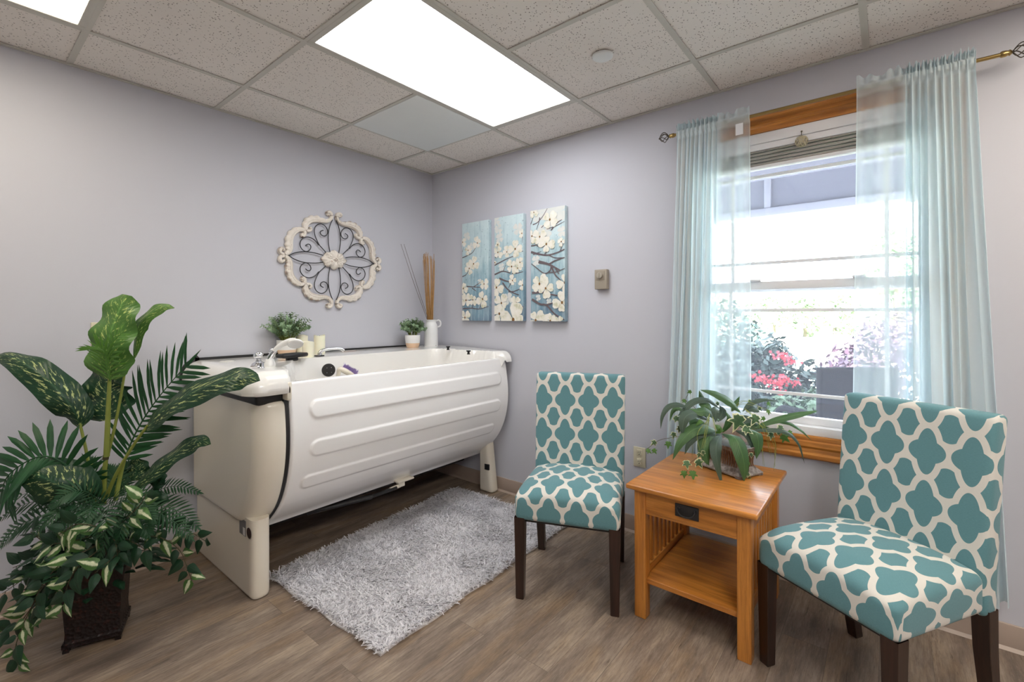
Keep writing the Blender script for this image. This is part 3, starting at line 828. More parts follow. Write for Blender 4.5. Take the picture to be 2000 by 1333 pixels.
m = MB(); m.lathe([(0, .60), (.30, .60), (.315, .607), (.315, .618), (.30, .625), (0, .625)], (1.0, a.y, -.12), 40); m.build('table_top', M['white_gloss'], t)
for k in range(4):
    h = PI / 4 + k * PI / 2; m = MB(); m.tube([(1.0 + .22 * math.cos(h), a.y + .22 * math.sin(h), -.12), (1.0 + .16 * math.cos(h), a.y + .16 * math.sin(h), .48)], .012, n=8); m.build('leg', M['white_gloss'], t)

# ------------------------------------------------------------------ walk-in bathtub
tub = thing('bathtub', 'cream white walk-in bathtub with three long ribs on its curved front door', 'bathtub', (-.87, -.40, 0))
PROF = [(.985, -.812), (.96, -.818), (.90, -.830), (.82, -.842), (.74, -.848), (.66, -.845), (.58, -.831), (.50, -.803), (.42, -.760), (.36, -.708), (.30, -.640), (.262, -.590)]
def yprof(z):
    a = sorted(PROF); return lin(a, z)
def ysm(z): return sum(yprof(z + d) for d in (-.03, -.015, 0, .015, .03)) / 5
XL, XR = -1.600, -.040
# front door panel with rounded corners, three raised ribs
NXp, NZp = 300, 150
zb, zt = .262, .975
m = MB(); rows = []; ZS = [zt - (zt - zb) * i / NZp for i in range(NZp + 1)]
ribs = [(.887, .792, XL + .085, -.115), (.702, .612, XL + .085, -.125), (.533, .455, XL + .060, -.150)]
def ribh(x, z):
    h = 0
    for a, b, c, d in ribs:
        r = (a - b) / 2; zc = (a + b) / 2; xc = min(max(x, c + r), d - r)
        dist = math.hypot(x - xc, z - zc) - r
        h = max(h, 1 - min(1, max(0, (dist + .012) / .012)))
    return h * h * (3 - 2 * h) * .0085
for z in ZS:
    row = []
    e = (z - zb) / (zt - zb)
    for j in range(NXp + 1):
        xx = XL + (XR - XL) * j / NXp
        # corner rounding at the top
        R = .045
        x = xx
        lim = 0
        if z > zt - R: lim = R - math.sqrt(max(0, R * R - (z - (zt - R)) ** 2))
        x = min(max(x, XL + lim * .5), XR - lim)
        edge = min(x - XL - lim * .5, XR - lim - x, zt - z + .002)
        rr = .012; er = rr - math.sqrt(max(0, rr * rr - max(0, rr - edge) ** 2)) if edge < rr else 0
        row.append((x, ysm(z) - ribh(x, z) + er, z))
    rows.append(row)
front = rows
back = [[(x, y + .030 if i not in () else y, z) for x, y, z in r] for i, r in enumerate([[(p[0], ysm(p[2]), p[2]) for p in r] for r in rows])]
idx = m.grid(front); 
m.cur = 0
# side and edge returns
def strip(a, b):
    ia = [m.vert(p) for p in a]; ib = [m.vert(p) for p in b]
    for i in range(len(ia) - 1): m.face(ia[i], ib[i], ib[i + 1], ia[i + 1])
strip([r[0] for r in front], [r[0] for r in back]); strip([r[-1] for r in back], [r[-1] for r in front])
strip(back[0], front[0]); strip(front[-1], back[-1])
m.build('door_panel', M['tub'], tub, angle=50)

# tub shell under and behind the door
m = MB(); rows = []
for x in (XL - .005, XL - .005, XR - .02, XR - .02):
    rows.append([(x, ysm(z) + .033, z) for z in [.955 - (.955 - .29) * i / 24 for i in range(25)]] + [(x, -.30, .27), (x, -.06, .34), (x, -.04, .95)])
m.grid(rows[1:3]); 
for r in (rows[0], list(reversed(rows[3]))):
    i = [m.vert(p) for p in r]; c = m.vert((r[0][0], -.4, .6))
    for a, b in zip(i, i[1:]): m.face(a, b, c)
m.build('tub_shell', M['tub_cap'], tub, angle=40)

# deck: moulded top with basin, rolled left and front edges
DZ = 1.036
xsD = sorted(set([round(-1.788 + q, 4) for q in (0, .0006, .002, .005, .01, .018, .028, .04, .055, .075, .09)] + [round(-1.69 + k * .0115, 4) for k in range(1, 144)] + [-.034, -.030, -.027, -.025]))
xsD = [x for x in xsD if x <= -.0249]
ysD = [-.012, -.03] + [round(-.05 - k * .0115, 4) for k in range(64)] + [-.793, -.803, -.812, -.822, -.832, -.84, -.847, -.852, -.856, -.859, -.861]
WX0, WX1, WYB = -1.415, -.27, -.375
def ss(t): t = min(1, max(0, t)); return t * t * (3 - 2 * t)
def basin(x, y):
    # rounded-rectangle basin open to the front; sidewalls lean
    wl = WX0 - .165 * ss((-.46 - y) / .30); wr = WX1 + .135 * ss((-.46 - y) / .28)
    r = .13; cx = min(max(x, wl + r), wr - r); cy = min(y, WYB - r)
    d = r - math.hypot(x - cx, y - cy)      # depth inside the outline
    return .44 * (1 - (1 - min(1, max(0, d) / .11)) ** 2.2) if d > 0 else 0
def zdeck(x, y):
    z = DZ - .010 * ss((-x + .0) / 1.8) * 0
    r1 = .092; d = (-1.788 + r1) - x
    if d > 0: z -= r1 - math.sqrt(max(0, r1 * r1 - d * d))
    r2 = .075; d = (-.861 + r2) - y; 
    if d < 0: d = 0
    z2 = z - (r2 - math.sqrt(max(0, r2 * r2 - d * d)))
    if x > -.25: z2 -= .012 * ss((-.30 - y) / .5)
    return max(.60, min(z2, z2 - basin(x, y)))
# the front edge is set back between the blocks, behind the door
m = MB(); rows = []
for y in ysD:
    row = []
    for x in xsD:
        inb = ss((x + 1.604) / .012) * ss((-.085 - x) / .03)       # 1 where the door covers the front
        yy = y if y > -.70 else (y + ((-.70 + (y + .70) * .62) - y) * inb)
        # rounded front-left corner in plan
        px_, py_ = x, yy; R = .085; cx, cy = -1.788 + R, -.861 + R
        if px_ < cx and py_ < cy:
            v = Vector((px_ - cx, py_ - cy)); mx = max(abs(v.x), abs(v.y)); l = v.length
            if l > 1e-6: v = v * (mx / l); px_, py_ = cx + v.x, cy + v.y
            q = mx / R; zz = DZ - (R - math.sqrt(max(0, R * R - (mx) ** 2)))
            row.append((px_, py_, zz)); continue
        zz = zdeck(x, yy)
        if inb > 0: d_ = max(0, (-.800 + .04) - yy); zz = zz + (min(zz, zz - (.04 - math.sqrt(max(0, .0016 - min(.04, d_) ** 2)))) - zz) * inb
        row.append((px_, py_, zz))
    rows.append(row); INB = [ss((x + 1.604) / .012) * ss((-.085 - x) / .03) for x in xsD]
rows.append([(p[0], p[1], p[2] + (min(p[2], .86) - p[2]) * q) for p, q in zip(rows[-1], INB)])
m.grid(rows)
m.build('tub_deck', M['tub_deck'], tub, angle=60)
# hanging skirt of the deck's left block
m = MB(); path = [(-1.788, -.014)] + [(-1.788, -.2 - .1 * k) for k in range(6)] + [(-1.788 + .085 - .085 * math.cos(a), -.776 - .085 * math.sin(a)) for a in [PI / 2 * q / 8 for q in range(9)]] + [(-1.66, -.861), (-1.612, -.861)]
tz = [DZ - .0915 if i < 7 else (DZ - .0845 if i < 15 else DZ - .0745) for i in range(len(path))]
rows = [[(x, y, tz[i]) for i, (x, y) in enumerate(path)], [(x, y, DZ - .100) for x, y in path], [(x + (.006 if i < 12 else 0), y + (.006 if i >= 8 else 0), DZ - .1035) for i, (x, y) in enumerate(path)], [(x + (.03 if i < 12 else .01), y + (.03 if i >= 8 else 0), DZ - .102) for i, (x, y) in enumerate(path)]]
m.grid(rows); m.build('deck_lip', M['tub_deck'], tub, angle=60)
m = MB(); m.rbox((-1.625, -.861, .90), (-1.603, -.80, .985), .008); m.build('hinge_block', M['tub_cap'], tub)
# black seal between the end cap, deck and door, and along the wall
m = MB(); pts = [(-1.798, -.006, .93), (-1.797, -.006, .965), (-1.785, -.006, 1.005), (-1.762, -.006, 1.032), (-1.725, -.006, 1.046), (-1.68, -.006, 1.050), (-1.2, -.006, 1.049), (-.6, -.006, 1.047), (-.16, -.006, 1.044)]
P = crom(pts, 60); rows = []
for i, p in enumerate(P):
    tn = (P[min(i + 1, 60)] - P[max(0, i - 1)]).normalized(); nn = Vector((tn.z, 0, -tn.x))
    rows.append([p + nn * .020, p, p + Vector((0, -.010, 0)), p + Vector((0, -.010, 0)) + nn * .020])
m.grid(rows, closed_u=True); m.build('wall_seal', M['black'], tub, angle=50)
m = MB(); m.rbox((-1.74, -.815, .885), (-1.606, -.10, .945), .02); m.build('upper_seal', M['black'], tub)
m = MB(); m.grid([[(-1.604, ysm(z) + .010, z) for z in ZS], [(-1.622, ysm(z) + .012, z) for z in ZS]]); m.grid([[(-1.604, ysm(z) + .010, z) for z in ZS], [(-1.604, ysm(z) + .04, z) for z in ZS]]); m.build('door_seal', M['black'], tub)

# end cap: full height shell at the left, rounded front corner
m = MB(); rows = []; R = .085; x0, x1 = -1.738, -1.617
zc = [.897, .8975, .8965, .893, .886, .874] + [.874 - (.874 - .345) * k / 40 for k in range(1, 41)] + [.336, .331, .329, .329]
ins = [.04, .02, .010, .004, .001, 0] + [0] * 40 + [.003, .010, .020, .04]
for z, q in zip(zc, ins):
    yf = ysm(max(z, .30)) + .006 + q; row = [(x0 + q, -.03, z)]
    for k in range(1, 7): row.append((x0 + q, -.03 + (yf + R + .03) * k / 7, z))
    for k in range(0, 13):
        a = PI / 2 * k / 12; row.append((x0 + q + R * (1 - math.cos(a)), yf + R - R * math.sin(a), z))
    e = min(q, .012)
    row += [(x1 - .012, yf, z), (x1 - .004 - e, yf + .003, z), (x1 - e, yf + .012, z), (x1 - e, yf + .06, z)]
    rows.append(row)
idx = m.grid(rows); m.face(*reversed(idx[0])); m.face(*idx[-1])
m.build('end_cap', M['tub_cap'], tub, angle=60)

# pedestal under the end cap, rounded nose, and the single front leg at the right
def pedestal(x0, x1, y0, y1, z1, nm, mat, lean=0.0):
    m = MB(); r = (x1 - x0) / 2; cx = (x0 + x1) / 2; rows = []
    for z, q in ((.0, .014), (.004, .006), (.012, .0015), (.022, 0), (z1 * .5, 0), (z1, 0)):
        rr = r - q; n = 14; sh = lean * z; row = []
        yc = y0 + r
        for k in range(n + 1):
            a = PI * k / n
            c_ = math.copysign(abs(math.cos(a)) ** .7, math.cos(a)); s_ = math.sin(a) ** .7
            row.append((cx + rr * c_, yc - rr * s_ * 1.1 + sh, z))
        row += [(x0 + q, y1, z), (x1 - q, y1, z)]
        rows.append(row)
    idx = m.grid(rows, closed_u=True); m.face(*idx[0]); m.face(*reversed(idx[-1]))
    return m.build(nm, mat, tub, angle=50)
pedestal(-1.724, -1.640, -.735, -.035, .36, 'leg', M['tub_cap'])
pedestal(-.100, -.018, -.738, -.625, .48, 'leg', M['tub_cap'], lean=.12)
rb((-.106, -.712, .165), (-.094, -.672, .205), .001).build('foot_clip', M['black'], tub)
# stickers on the pedestal
m = MB(); m.box((-1.7262, -.668, .275), (-1.7245, -.600, .345)); o = m.build('grey_sticker', flat('grey_sticker', sr(110, 108, 110), .5), tub, smooth=False)
m = MB(); m.box((-1.7268, -.664, .277), (-1.7262, -.640, .312)); m.build('sticker_print', flat('sticker_white', sr(205, 203, 200), .5), o, smooth=False)
m = MB(); m.lathe([(0, 0), (.029, 0), (.029, .001), (0, .001)], (-1.7243, -.704, .302), 28, axis=(-1, 0, 0)); o = m.build('round_sticker', flat('sticker_rim', sr(205, 200, 190), .5), tub)
m = MB(); m.lathe([(0, .0012), (.024, .0012), (.024, .002), (0, .002)], (-1.7243, -.704, .302), 28, axis=(-1, 0, 0)); m.build('sticker_disc', flat('sticker_maroon', sr(48, 26, 26), .4), o)
# under-side hardware: catch bracket and gas strut
m = MB(); m.rbox((-.86, -.66, .268), (-.74, -.60, .282), .006); m.rbox((-.845, -.645, .238), (-.80, -.615, .272), .005); m.tube([(-.90, -.63, .240), (-.83, -.63, .244)], .012, n=10); m.build('catch_bracket', M['tub_cap'], tub)
m = MB(); m.tube([(-1.35, -.50, .215), (-1.02, -.62, .232)], .014, n=10); m.tube([(-1.02, -.62, .232), (-.86, -.64, .242)], .010, n=10); m.build('gas_strut', M['black'], tub)
m = MB(); m.rbox((-1.58, -.50, .20), (-.12, -.10, .30), .02); m.build('underside_shade_box', M['dark'], tub)  # added near-black box, stands in for the deep shadow under the tub
# inside: round black cover, two black knobs, small disc
cv = on(649, 728, 'y', -.50)
m = MB(); m.lathe([(0, 0), (.034, 0), (.037, .004), (.037, .014), (.034, .018), (0, .019)], (cv.x, -.455, cv.z + .01), 32, axis=(-.25, -1, .1)); o = m.build('drain_cover', M['black'], tub)
m = MB()
for k in range(4): a = PI / 4 + k * PI / 2; m.sphere((cv.x + .019 * math.cos(a) - .005, -.476, cv.z + .012 + .019 * math.sin(a)), .0025, 6, 4)
m.build('screw', M['chrome'], o)
for px, py in ((875, 678), (915, 684)):
    p = on(px, py + 2, 'z', 1.045); zz = DZ - .012 * ss((-.30 - p.y) / .5)
    m = MB(); m.lathe([(0, 0), (.011, 0), (.011, .004), (.008, .006), (.008, .016), (.015, .019), (.016, .024), (.014, .026), (0, .027)], (p.x, p.y, zz - .001), 20); m.build('black_knob', M['black_gloss'], tub)
p = on(442, 706, 'z', DZ); m = MB(); m.lathe([(0, .0), (.036, .0), (.035, .003), (.03, .004), (0, .0042)], (p.x, p.y - .01, DZ - .001), 32); m.build('cap_disc', flat('grey_cap', sr(200, 198, 192), .3), tub)
# taps
def tap(px, py, s=1.0):
    p = on(px, py, 'z', DZ); p = Vector((p.x, p.y, DZ - .001))
    m = MB(); m.lathe([(0, 0), (.031 * s, 0), (.031 * s, .003), (.024 * s, .012), (.013 * s, .018), (.011 * s, .030), (.018 * s, .033), (0, .034)], p, 28)
    o = m.build('tap', M['chrome'], tub)
    m = MB(); n = 24; rows = []
    for r, z in ((.010, .032), (.019, .036), (.022, .045), (.021, .056), (.016, .062), (.002, .063)):
        rows.append([p + Vector((r * s * (1 + .10 * math.cos(5 * a)) * math.cos(a), r * s * (1 + .10 * math.cos(5 * a)) * math.sin(a), z)) for a in [2 * PI * k / n for k in range(n)]])
    ix = m.grid(rows, closed_u=True); m.face(*ix[-1]); m.build('tap_handle', M['chrome'], o)
tap(505, 713, 1.0); tap(533, 702, .95)
# diverter with lever
p = on(511, 719, 'z', DZ); m = MB(); m.lathe([(0, 0), (.018, 0), (.018, .003), (.011, .006), (.011, .024), (.006, .027), (0, .028)], (p.x, p.y, DZ - .001), 20); m.tube([(p.x, p.y, DZ + .010), (p.x - .045, p.y + .012, DZ + .008)], [.004, .006], n=8); m.build('diverter', M['chrome'], tub)
# spout
p = on(624, 696, 'z', DZ); p.z = DZ
m = MB(); m.rbox((p.x - .032, p.y - .022, DZ - .003), (p.x + .022, p.y + .022, DZ + .007), .006); o = m.build('spout', M['black_gloss'], tub)
q = on(655, 689, 'z', DZ + .012)
m = MB(); m.tube([(p.x, p.y, DZ + .004), (p.x + .004, p.y - .002, DZ + .022), (p.x + .022, p.y - .012, DZ + .036), (p.x + .06, p.y - .03, DZ + .041), (p.x + .105, p.y - .052, DZ + .040), (p.x + .125, p.y - .062, DZ + .028)], [.015, .012, .010, .009, .009, .010], n=14, smooth=24); m.build('spout_tube', M['chrome'], o)
# hand shower in its holder: part of the tub's fittings
p = on(527, 716, 'z', DZ); p.z = DZ
hs = thing('hand_shower', 'white hand shower resting in its chrome holder on the bathtub deck', 'hand shower', (p.x, p.y, DZ))
m = MB(); m.lathe([(0, -.003), (.024, -.003), (.026, .004), (.024, .016), (.020, .026), (.019, .034), (.014, .036), (0, .036)], p, 24); m.build('holder_base', M['white_gloss'], hs)
dpt = (p - Vector(CAM)).dot(_d)
A = lambda x, y, dd=0: at(x, y, dpt + dd)
m = MB(); m.tube([A(526, 704), A(528, 698), A(533, 690)], [.013, .015, .012], n=16); m.tube([A(533, 690), A(536, 686)], [.014, .012], n=16); m.build('chrome_collar', M['chrome'], hs)
m = MB(); m.tube([A(532, 689), A(541, 680), A(553, 672), A(566, 667.5), A(576, 667.5)], [.010, .011, .013, .016, .018], n=16, smooth=24)
hc = A(577, 670); ax = (A(577, 676, -.01) - hc).normalized()
m.lathe([(0, -.012), (.018, -.010), (.032, -.002), (.036, .005), (.035, .010), (.031, .013), (0, .014)], hc, 28, axis=ax); m.build('shower_handle', M['white_gloss'], hs)
# overall: bits standing on the deck
def drop(px, py): q = on(px, py, 'z', DZ); return Vector((q.x, q.y, DZ))
# black headrest pad
p = drop(571, 703)
t = thing('bath_pillow', 'oval black pad on a short stem at the back of the tub deck', 'bath pillow', tuple(p))
m = MB(); m.rbox((p.x - .030, p.y - .022, DZ - .006), (p.x + .026, p.y + .022, DZ + .016), .008); m.build('pad_stem', M['black'], t)
m = MB(); m.rbox((-.085, -.050, .014), (.085, .050, .036), .011, n=3, seg=(6, 4, 1)); m.v = [(p.x + x * math.cos(.25) - y * math.sin(.25) * (1 - .3 * (x / .085) ** 2), p.y + x * math.sin(.25) - .0 + y * math.cos(.25) * (1 - .45 * (x / .085) ** 2), DZ + z - .10 * x * x) for x, y, z in m.v]; m.build('pad', M['black'], t)
# candles
wax = NT('ivory_wax'); wax.bsdf(sr(242, 238, 214), .55, Subsurface_Weight=.25, Subsurface_Radius=(.02, .015, .008)); M['wax'] = wax.m
def candle(px, py, r, h, lab):
    q = drop(px, py); t = thing('pillar_candle', lab, 'candle', tuple(q), group='ivory pillar candles on the tub deck')
    m = MB(); n = 28; rows = []
    prof = [(r * .96, 0), (r, .004), (r, h - .006), (r * .97, h), (r * .90, h), (r * .84, h - .012), (r * .3, h - .016), (.0005, h - .016)]
    for rr, z in prof: rows.append([q + Vector((rr * math.cos(a), rr * math.sin(a), z + (.004 * math.sin(a * 2 + px) if z > h - .02 else 0))) for a in [2 * PI * k / n for k in range(n)]])
    m.grid(rows, closed_u=True); m.build('wax_body', M['wax'], t)
    m = MB(); m.tube([q + Vector((0, 0, h - .017)), q + Vector((.002, 0, h - .002))], .0012, n=6); m.build('wick', M['dark'], t)
candle(590, 692, .034, .118, 'ivory pillar candle half hidden behind the nearer, shorter one')
candle(602, 697, .034, .088, 'shortest ivory pillar candle, beside the black pad')
candle(624, 691, .034, .116, 'ivory pillar candle behind the chrome spout')
# flat dark strip
p = drop(681, 687); t = rb((p.x - .055, p.y - .012, DZ - .0005), (p.x + .055, p.y + .012, DZ + .006), .003).build('remote_control', M['slat']); tag(t, 'slim dark grey strip lying flat on the back deck of the tub', 'remote control')
# bath brush with lilac bristles in the basin
b0 = on(664, 722, 'y', -.47); b1 = on(690, 735, 'y', -.50)
t = thing('bath_brush', 'cream bath brush with lilac bristles in the tub basin', 'brush', tuple(b0))
dd = (b1 - b0); m = MB(); m.tube([b0 + Vector((-.012, .01, -.05)), b0 + Vector((-.006, .004, -.02)), b0, b0 + dd * .4 + Vector((0, 0, .006)), b0 + dd, b0 + dd * 1.5 + Vector((0, 0, -.03))], [.010, .012, .015, .017, .014, .009], n=12, smooth=24); m.build('brush_back', M['tub_cap'], t)
m = MB(); rnd = random.Random(6)
for k in range(420):
    u = rnd.uniform(.15, 1.15); s = rnd.uniform(-.016, .016); q = b0 + dd * u + Vector((s * .4, s * .5, .006)); e = q + Vector((.016 + rnd.gauss(0, .006), rnd.gauss(0, .006), .026 + rnd.gauss(0, .004)))
    a = Vector((.0009, .0005, -.0004)); i = [m.vert(q - a), m.vert(q + a), m.vert(e + a), m.vert(e - a)]; m.face(*i)
m.build('bristles', flat('lilac_bristle', sr(178, 156, 214), .6), t, smooth=False)

# two-tone pots with small leafy plants
def leafy_pot(px, py, r, hp, rad, hh, n, lab, seed, potlab):
    q = drop(px, py); rnd = random.Random(seed); t = thing('potted_eucalyptus', lab, 'potted plant', tuple(q), group='small leafy plants in two-tone pots on the tub')
    k = NT('two_tone_pot_%d' % seed); v = k.coord(); z = k.n('SeparateXYZ', {0: v}).outputs[2]
    k.bsdf(k.mix(k.math('GREATER_THAN', z, hp * .36), sr(226, 192, 160), sr(232, 230, 228)), .5); 
    m = MB(); m.lathe([(0, 0), (r * .74, 0), (r * .80, .004), (r * .93, hp * .3), (r, hp * .7), (r, hp - .003), (r * .97, hp), (r * .93, hp), (r * .92, hp * .8), (0, hp * .8)], q, 36); m.build('pot', k.m, t)
    m = MB(); m.lathe([(0, hp * .80), (r * .9, hp * .81), (r * .5, hp * .84), (0, hp * .85)], q, 20); m.build('soil', M['stem_dark'], t)
    ms = MB(); ml = MB()
    for i in range(n):
        a = rnd.uniform(0, 2 * PI); e = rnd.uniform(.05, 1) ** .7
        tip = q + Vector((rad * e * math.cos(a), rad * e * math.sin(a) * .75, hp + hh * rnd.uniform(.45, 1.0) * (1 - .35 * e * e)))
        b = q + Vector((r * .4 * math.cos(a), r * .4 * math.sin(a), hp * .85)); mid = b.lerp(tip, .5) + Vector((0, 0, .02))
        if tip.y > -.012: tip.y = -.012
        P = crom([b, mid, tip], 10); ms.tube(P, [.0014, .0008], n=4)
        for j in range(3, 11):
            tn = (P[min(10, j + 1)] - P[j - 1]).normalized()
            for s in (0, 1, 2):
                th = j * 1.3 + s * 2.1 + rnd.uniform(-.4, .4); sd = (tn.orthogonal().normalized() * math.cos(th) + tn.cross(tn.orthogonal().normalized()) * math.sin(th)); L = rnd.uniform(.013, .021)
                d2 = (sd + tn * .5).normalized(); nr = d2.cross(tn).cross(d2)
                ml.leaf([P[j], P[j] + d2 * L * .5 + nr * .001, P[j] + d2 * L], L * .36, nr, 'ovate', nv=3, nu=1, fold=.1)
    ms.build('stems', M['stem'], t); ml.build('leaves', M['euca'], t, angle=None)
leafy_pot(560, 694, .058, .094, .150, .168, 84, 'larger leafy grey-green plant in a white and peach pot behind the hand shower', 3, '')
leafy_pot(806, 679, .056, .094, .112, .130, 84, 'smaller bushy green plant in a white and peach pot beside the white jug', 7, '')

# white enamel jug holding dried reeds
q = drop(842, 677)
t = thing('enamel_jug', 'white chipped enamel jug standing in the corner of the tub deck', 'jug', tuple(q))
k = NT('chipped_enamel'); v = k.coord(); z = k.n('SeparateXYZ', {0: v}).outputs[2]
nz = k.noise(v, 60, 3, .6); low = k.ramp(z, [(0.0, 1), (.02, .9), (.03, 0)]); low = k.math('ADD', k.math('LESS_THAN', z, .012), k.math('GREATER_THAN', z, .196))
k.bsdf(k.mix(k.math('MULTIPLY', low, k.math('GREATER_THAN', nz, .66)), sr(232, 232, 232), sr(90, 72, 58)), .3)
m = MB(); m.lathe([(0, 0), (.051, 0), (.053, .004), (.0525, .11), (.0505, .155), (.044, .175), (.038, .184), (.0375, .194), (.043, .205), (.045, .208), (.042, .208), (.034, .194), (.034, .182), (.040, .16), (.048, .10), (.047, .01), (0, .008)], q, 40); m.build('jug_body', k.m, t)
m = MB(); sd = Vector((.70, -.714, 0)); m.tube([q + sd * .038 + Vector((0, 0, .196)), q + sd * .057 + Vector((0, 0, .203)), q + sd * .072 + Vector((0, 0, .188)), q + sd * .070 + Vector((0, 0, .160)), q + sd * .047 + Vector((0, 0, .150))], [.006, .0065, .006, .0065, .006], n=10, smooth=24); m.build('jug_handle', k.m, t)
M['reed'] = flat('golden_reed', sr(176, 134, 82), .6, var=.35, vscale=40)
M['reed_dark'] = flat('dark_reed', sr(84, 66, 58), .6, var=.3, vscale=30)
rnd = random.Random(12)
for i in range(30):
    a = rnd.uniform(0, 2 * PI); r0 = .017 * math.sqrt(rnd.random()); r1 = r0 * 3.3 + .004
    b = q + Vector((r0 * math.cos(a), r0 * math.sin(a), .012)); e = q + Vector((-.012 + r1 * 1.1 * math.cos(a), r1 * .8 * math.sin(a), rnd.uniform(.68, .75) - .02 * (r1 / .05)))
    m = MB(); P = [b, b.lerp(e, .35) + Vector((rnd.gauss(0, .0015), rnd.gauss(0, .0015), 0)), b.lerp(e, .7) + Vector((rnd.gauss(0, .002), rnd.gauss(0, .002), 0)), e]
    m.tube(P, [.0025, .0021, .0017], n=5, smooth=14)
    for f in (.3, .5, .68, .85): c = b.lerp(e, f + rnd.uniform(-.05, .05)); 
    tag(m.build('dried_reed', M['reed']), 'golden dried reed in the upright bunch standing in the white jug', 'dried reed', 'upright golden reeds in the jug')
tips = [at(783, 477, (q - Vector(CAM)).dot(_d) - .03), at(789, 477, (q - Vector(CAM)).dot(_d) - .0)]
for i, e in enumerate(tips):
    b = q + Vector((.020 + .004 * i, -.008, .02)); thr = q + Vector((-.026 + .004 * i, .006 - .006 * i, .190)); m = MB()
    m.tube([b, thr, thr.lerp(e, .5) + Vector((-.004 + .004 * i, 0, -.006)), e], [.0018, .0016, .0012], n=5, smooth=20)
    tag(m.build('dried_reed', M['reed_dark']), ['left of the two dark reeds leaning out of the white jug', 'right of the two dark reeds leaning out of the white jug'][i], 'dried reed')

# ------------------------------------------------------------------ upholstered chairs
def chair(name, label, x, y, rz, bu, bv, su, sv):
    t = thing(name, label, 'chair', (x, y, 0), rz, group='armless chairs in teal and white trellis fabric')
    W, r = .233, .028
    def uvs(q):
        sx = min(1, max(0, (abs(q.x) - (W - r)) / r)); fy = min(1, max(0, (-.250 + r - q.y) / r))
        return (q.x + math.copysign((.485 - q.z) * sx * (1 - fy), q.x) + su, (q.y + .250) + (q.z - .485) * max(fy, 0) + sv)
    def dome(q):
        q = Vector(q); f = max(0, (q.z - .44) / .05); a = 1 - (q.x / .26) ** 2; b = 1 - ((q.y + .04) / .27) ** 2
        q.z += f * (.040 * max(0, a) ** .8 * max(0, b) ** .8 - .012 * (abs(q.x) / W) ** 3)
        q.z -= f * .018 * ss((-.16 - q.y) / .09)
        q.x *= 1 - .035 * (q.y + .25) / .42
        return q
    m = MB(); m.rbox((-W, -.250, .357), (W, .170, .487), r, n=4, fn=dome, uvf=uvs, seg=(16, 16, 3)); m.build('seat', M['trellis'], t, world=False, angle=70)
    def lean(q):
        q = Vector(q); f = max(0, (q.z - .357) / .62); q.y += .055 * f ** 1.4 + .006 * math.cos(q.x / .24 * 1.4); q.x *= .985 + .02 * f
        return q
    def uvb(q):
        s = math.copysign(q.y - .155, q.x) if abs(q.x) > W - .012 else 0
        tp = (q.y - .155) if q.z > .960 else 0
        return (q.x + s + bu, q.z + tp + bv)
    m = MB(); m.rbox((-W, .150, .350), (W, .222, .968), .020, n=4, fn=lean, uvf=uvb, seg=(10, 1, 18)); m.build('backrest', M['trellis'], t, world=False, angle=70)
    for sx in (-1, 1):
        m = MB(); rows = []
        for z, w in ((0, .0165), (.004, .018), (.2, .021), (.37, .0235)):
            cx, cy = sx * .2085, -.222; rows.append([(cx + a * w, cy + b * w, z) for a, b in ((-1, -.93), (-.93, -1), (.93, -1), (1, -.93), (1, .93), (.93, 1), (-.93, 1), (-1, .93))])
        ix = m.grid(rows, closed_u=True); m.face(*reversed(ix[0])); m.build('leg', M['espresso'], t, world=False)
        m = MB(); rows = []
        for z, w, oy in ((0, .0165, .045), (.004, .018, .0445), (.12, .0195, .022), (.24, .022, .006), (.37, .0235, 0)):
            cx, cy = sx * .2085, .192 + oy; rows.append([(cx + a * w, cy + b * w, z) for a, b in ((-1, -.93), (-.93, -1), (.93, -1), (1, -.93), (1, .93), (.93, 1), (-.93, 1), (-1, .93))])
        ix = m.grid(rows, closed_u=True); m.face(*reversed(ix[0])); m.build('leg', M['espresso'], t, world=False)
    rb((-.20, -.22, .345), (.20, .19, .36), .002).build('seat_lining', M['black'], t, world=False)
    return t
chair('armless_chair', 'teal and white trellis armless chair between the grey rug and the oak table', -.645, -1.738, math.radians(-67.5), .0725, -.829, .0735, .085)
chair('armless_chair', 'teal and white trellis armless chair with its back to the window and sheer curtain', -.590, -2.866, math.radians(-121.5), .0635, -.813, .0675, .082)

# ------------------------------------------------------------------ mission end table
tx0, tx1, ty0, ty1 = -.752, -.130, -2.557, -2.055
t = thing('end_table', 'honey oak end table with a drawer, lower shelf and slatted sides between the chairs', 'table', (-.44, -2.306, 0))
m = MB(); m.rbox((tx0, ty0, .543), (tx1, ty1, .565), .008, n=3); m.build('tabletop', M['oak_y'], t)
LX = ((-.722, -.672), (-.208, -.158)); LY = ((-2.530, -2.482), (-2.130, -2.082))
for a, b in LX:
    for c, d in LY: rb((a, c, 0), (b, d, .543), .003).build('leg', M['oak_z'], t)
rb((-.718, -2.482, .452), (-.700, -2.130, .538), .0025).build('drawer_front', M['oak_y'], t)
dr = [o for o in t.children if o.name.startswith('drawer_front')][0]
pz, py_ = .498, -2.300
M['pull'] = flat('black_iron_pull', (.018, .017, .018), .45, bump=.3, bscale=60)
m = MB(); m.rbox((-.7225, py_ - .046, pz - .026), (-.718, py_ + .046, pz + .026), .002)
m.tube([(-.722, py_ - .032, pz + .010), (-.733, py_ - .034, pz + .006), (-.735, py_ - .022, pz - .012), (-.736, py_, pz - .017), (-.735, py_ + .022, pz - .012), (-.733, py_ + .034, pz + .006), (-.722, py_ + .032, pz + .010)], .0034, n=8, smooth=30)
m.sphere((-.724, py_ - .032, pz + .010), .006); m.sphere((-.724, py_ + .032, pz + .010), .006); m.build('drawer_pull', M['pull'], dr)
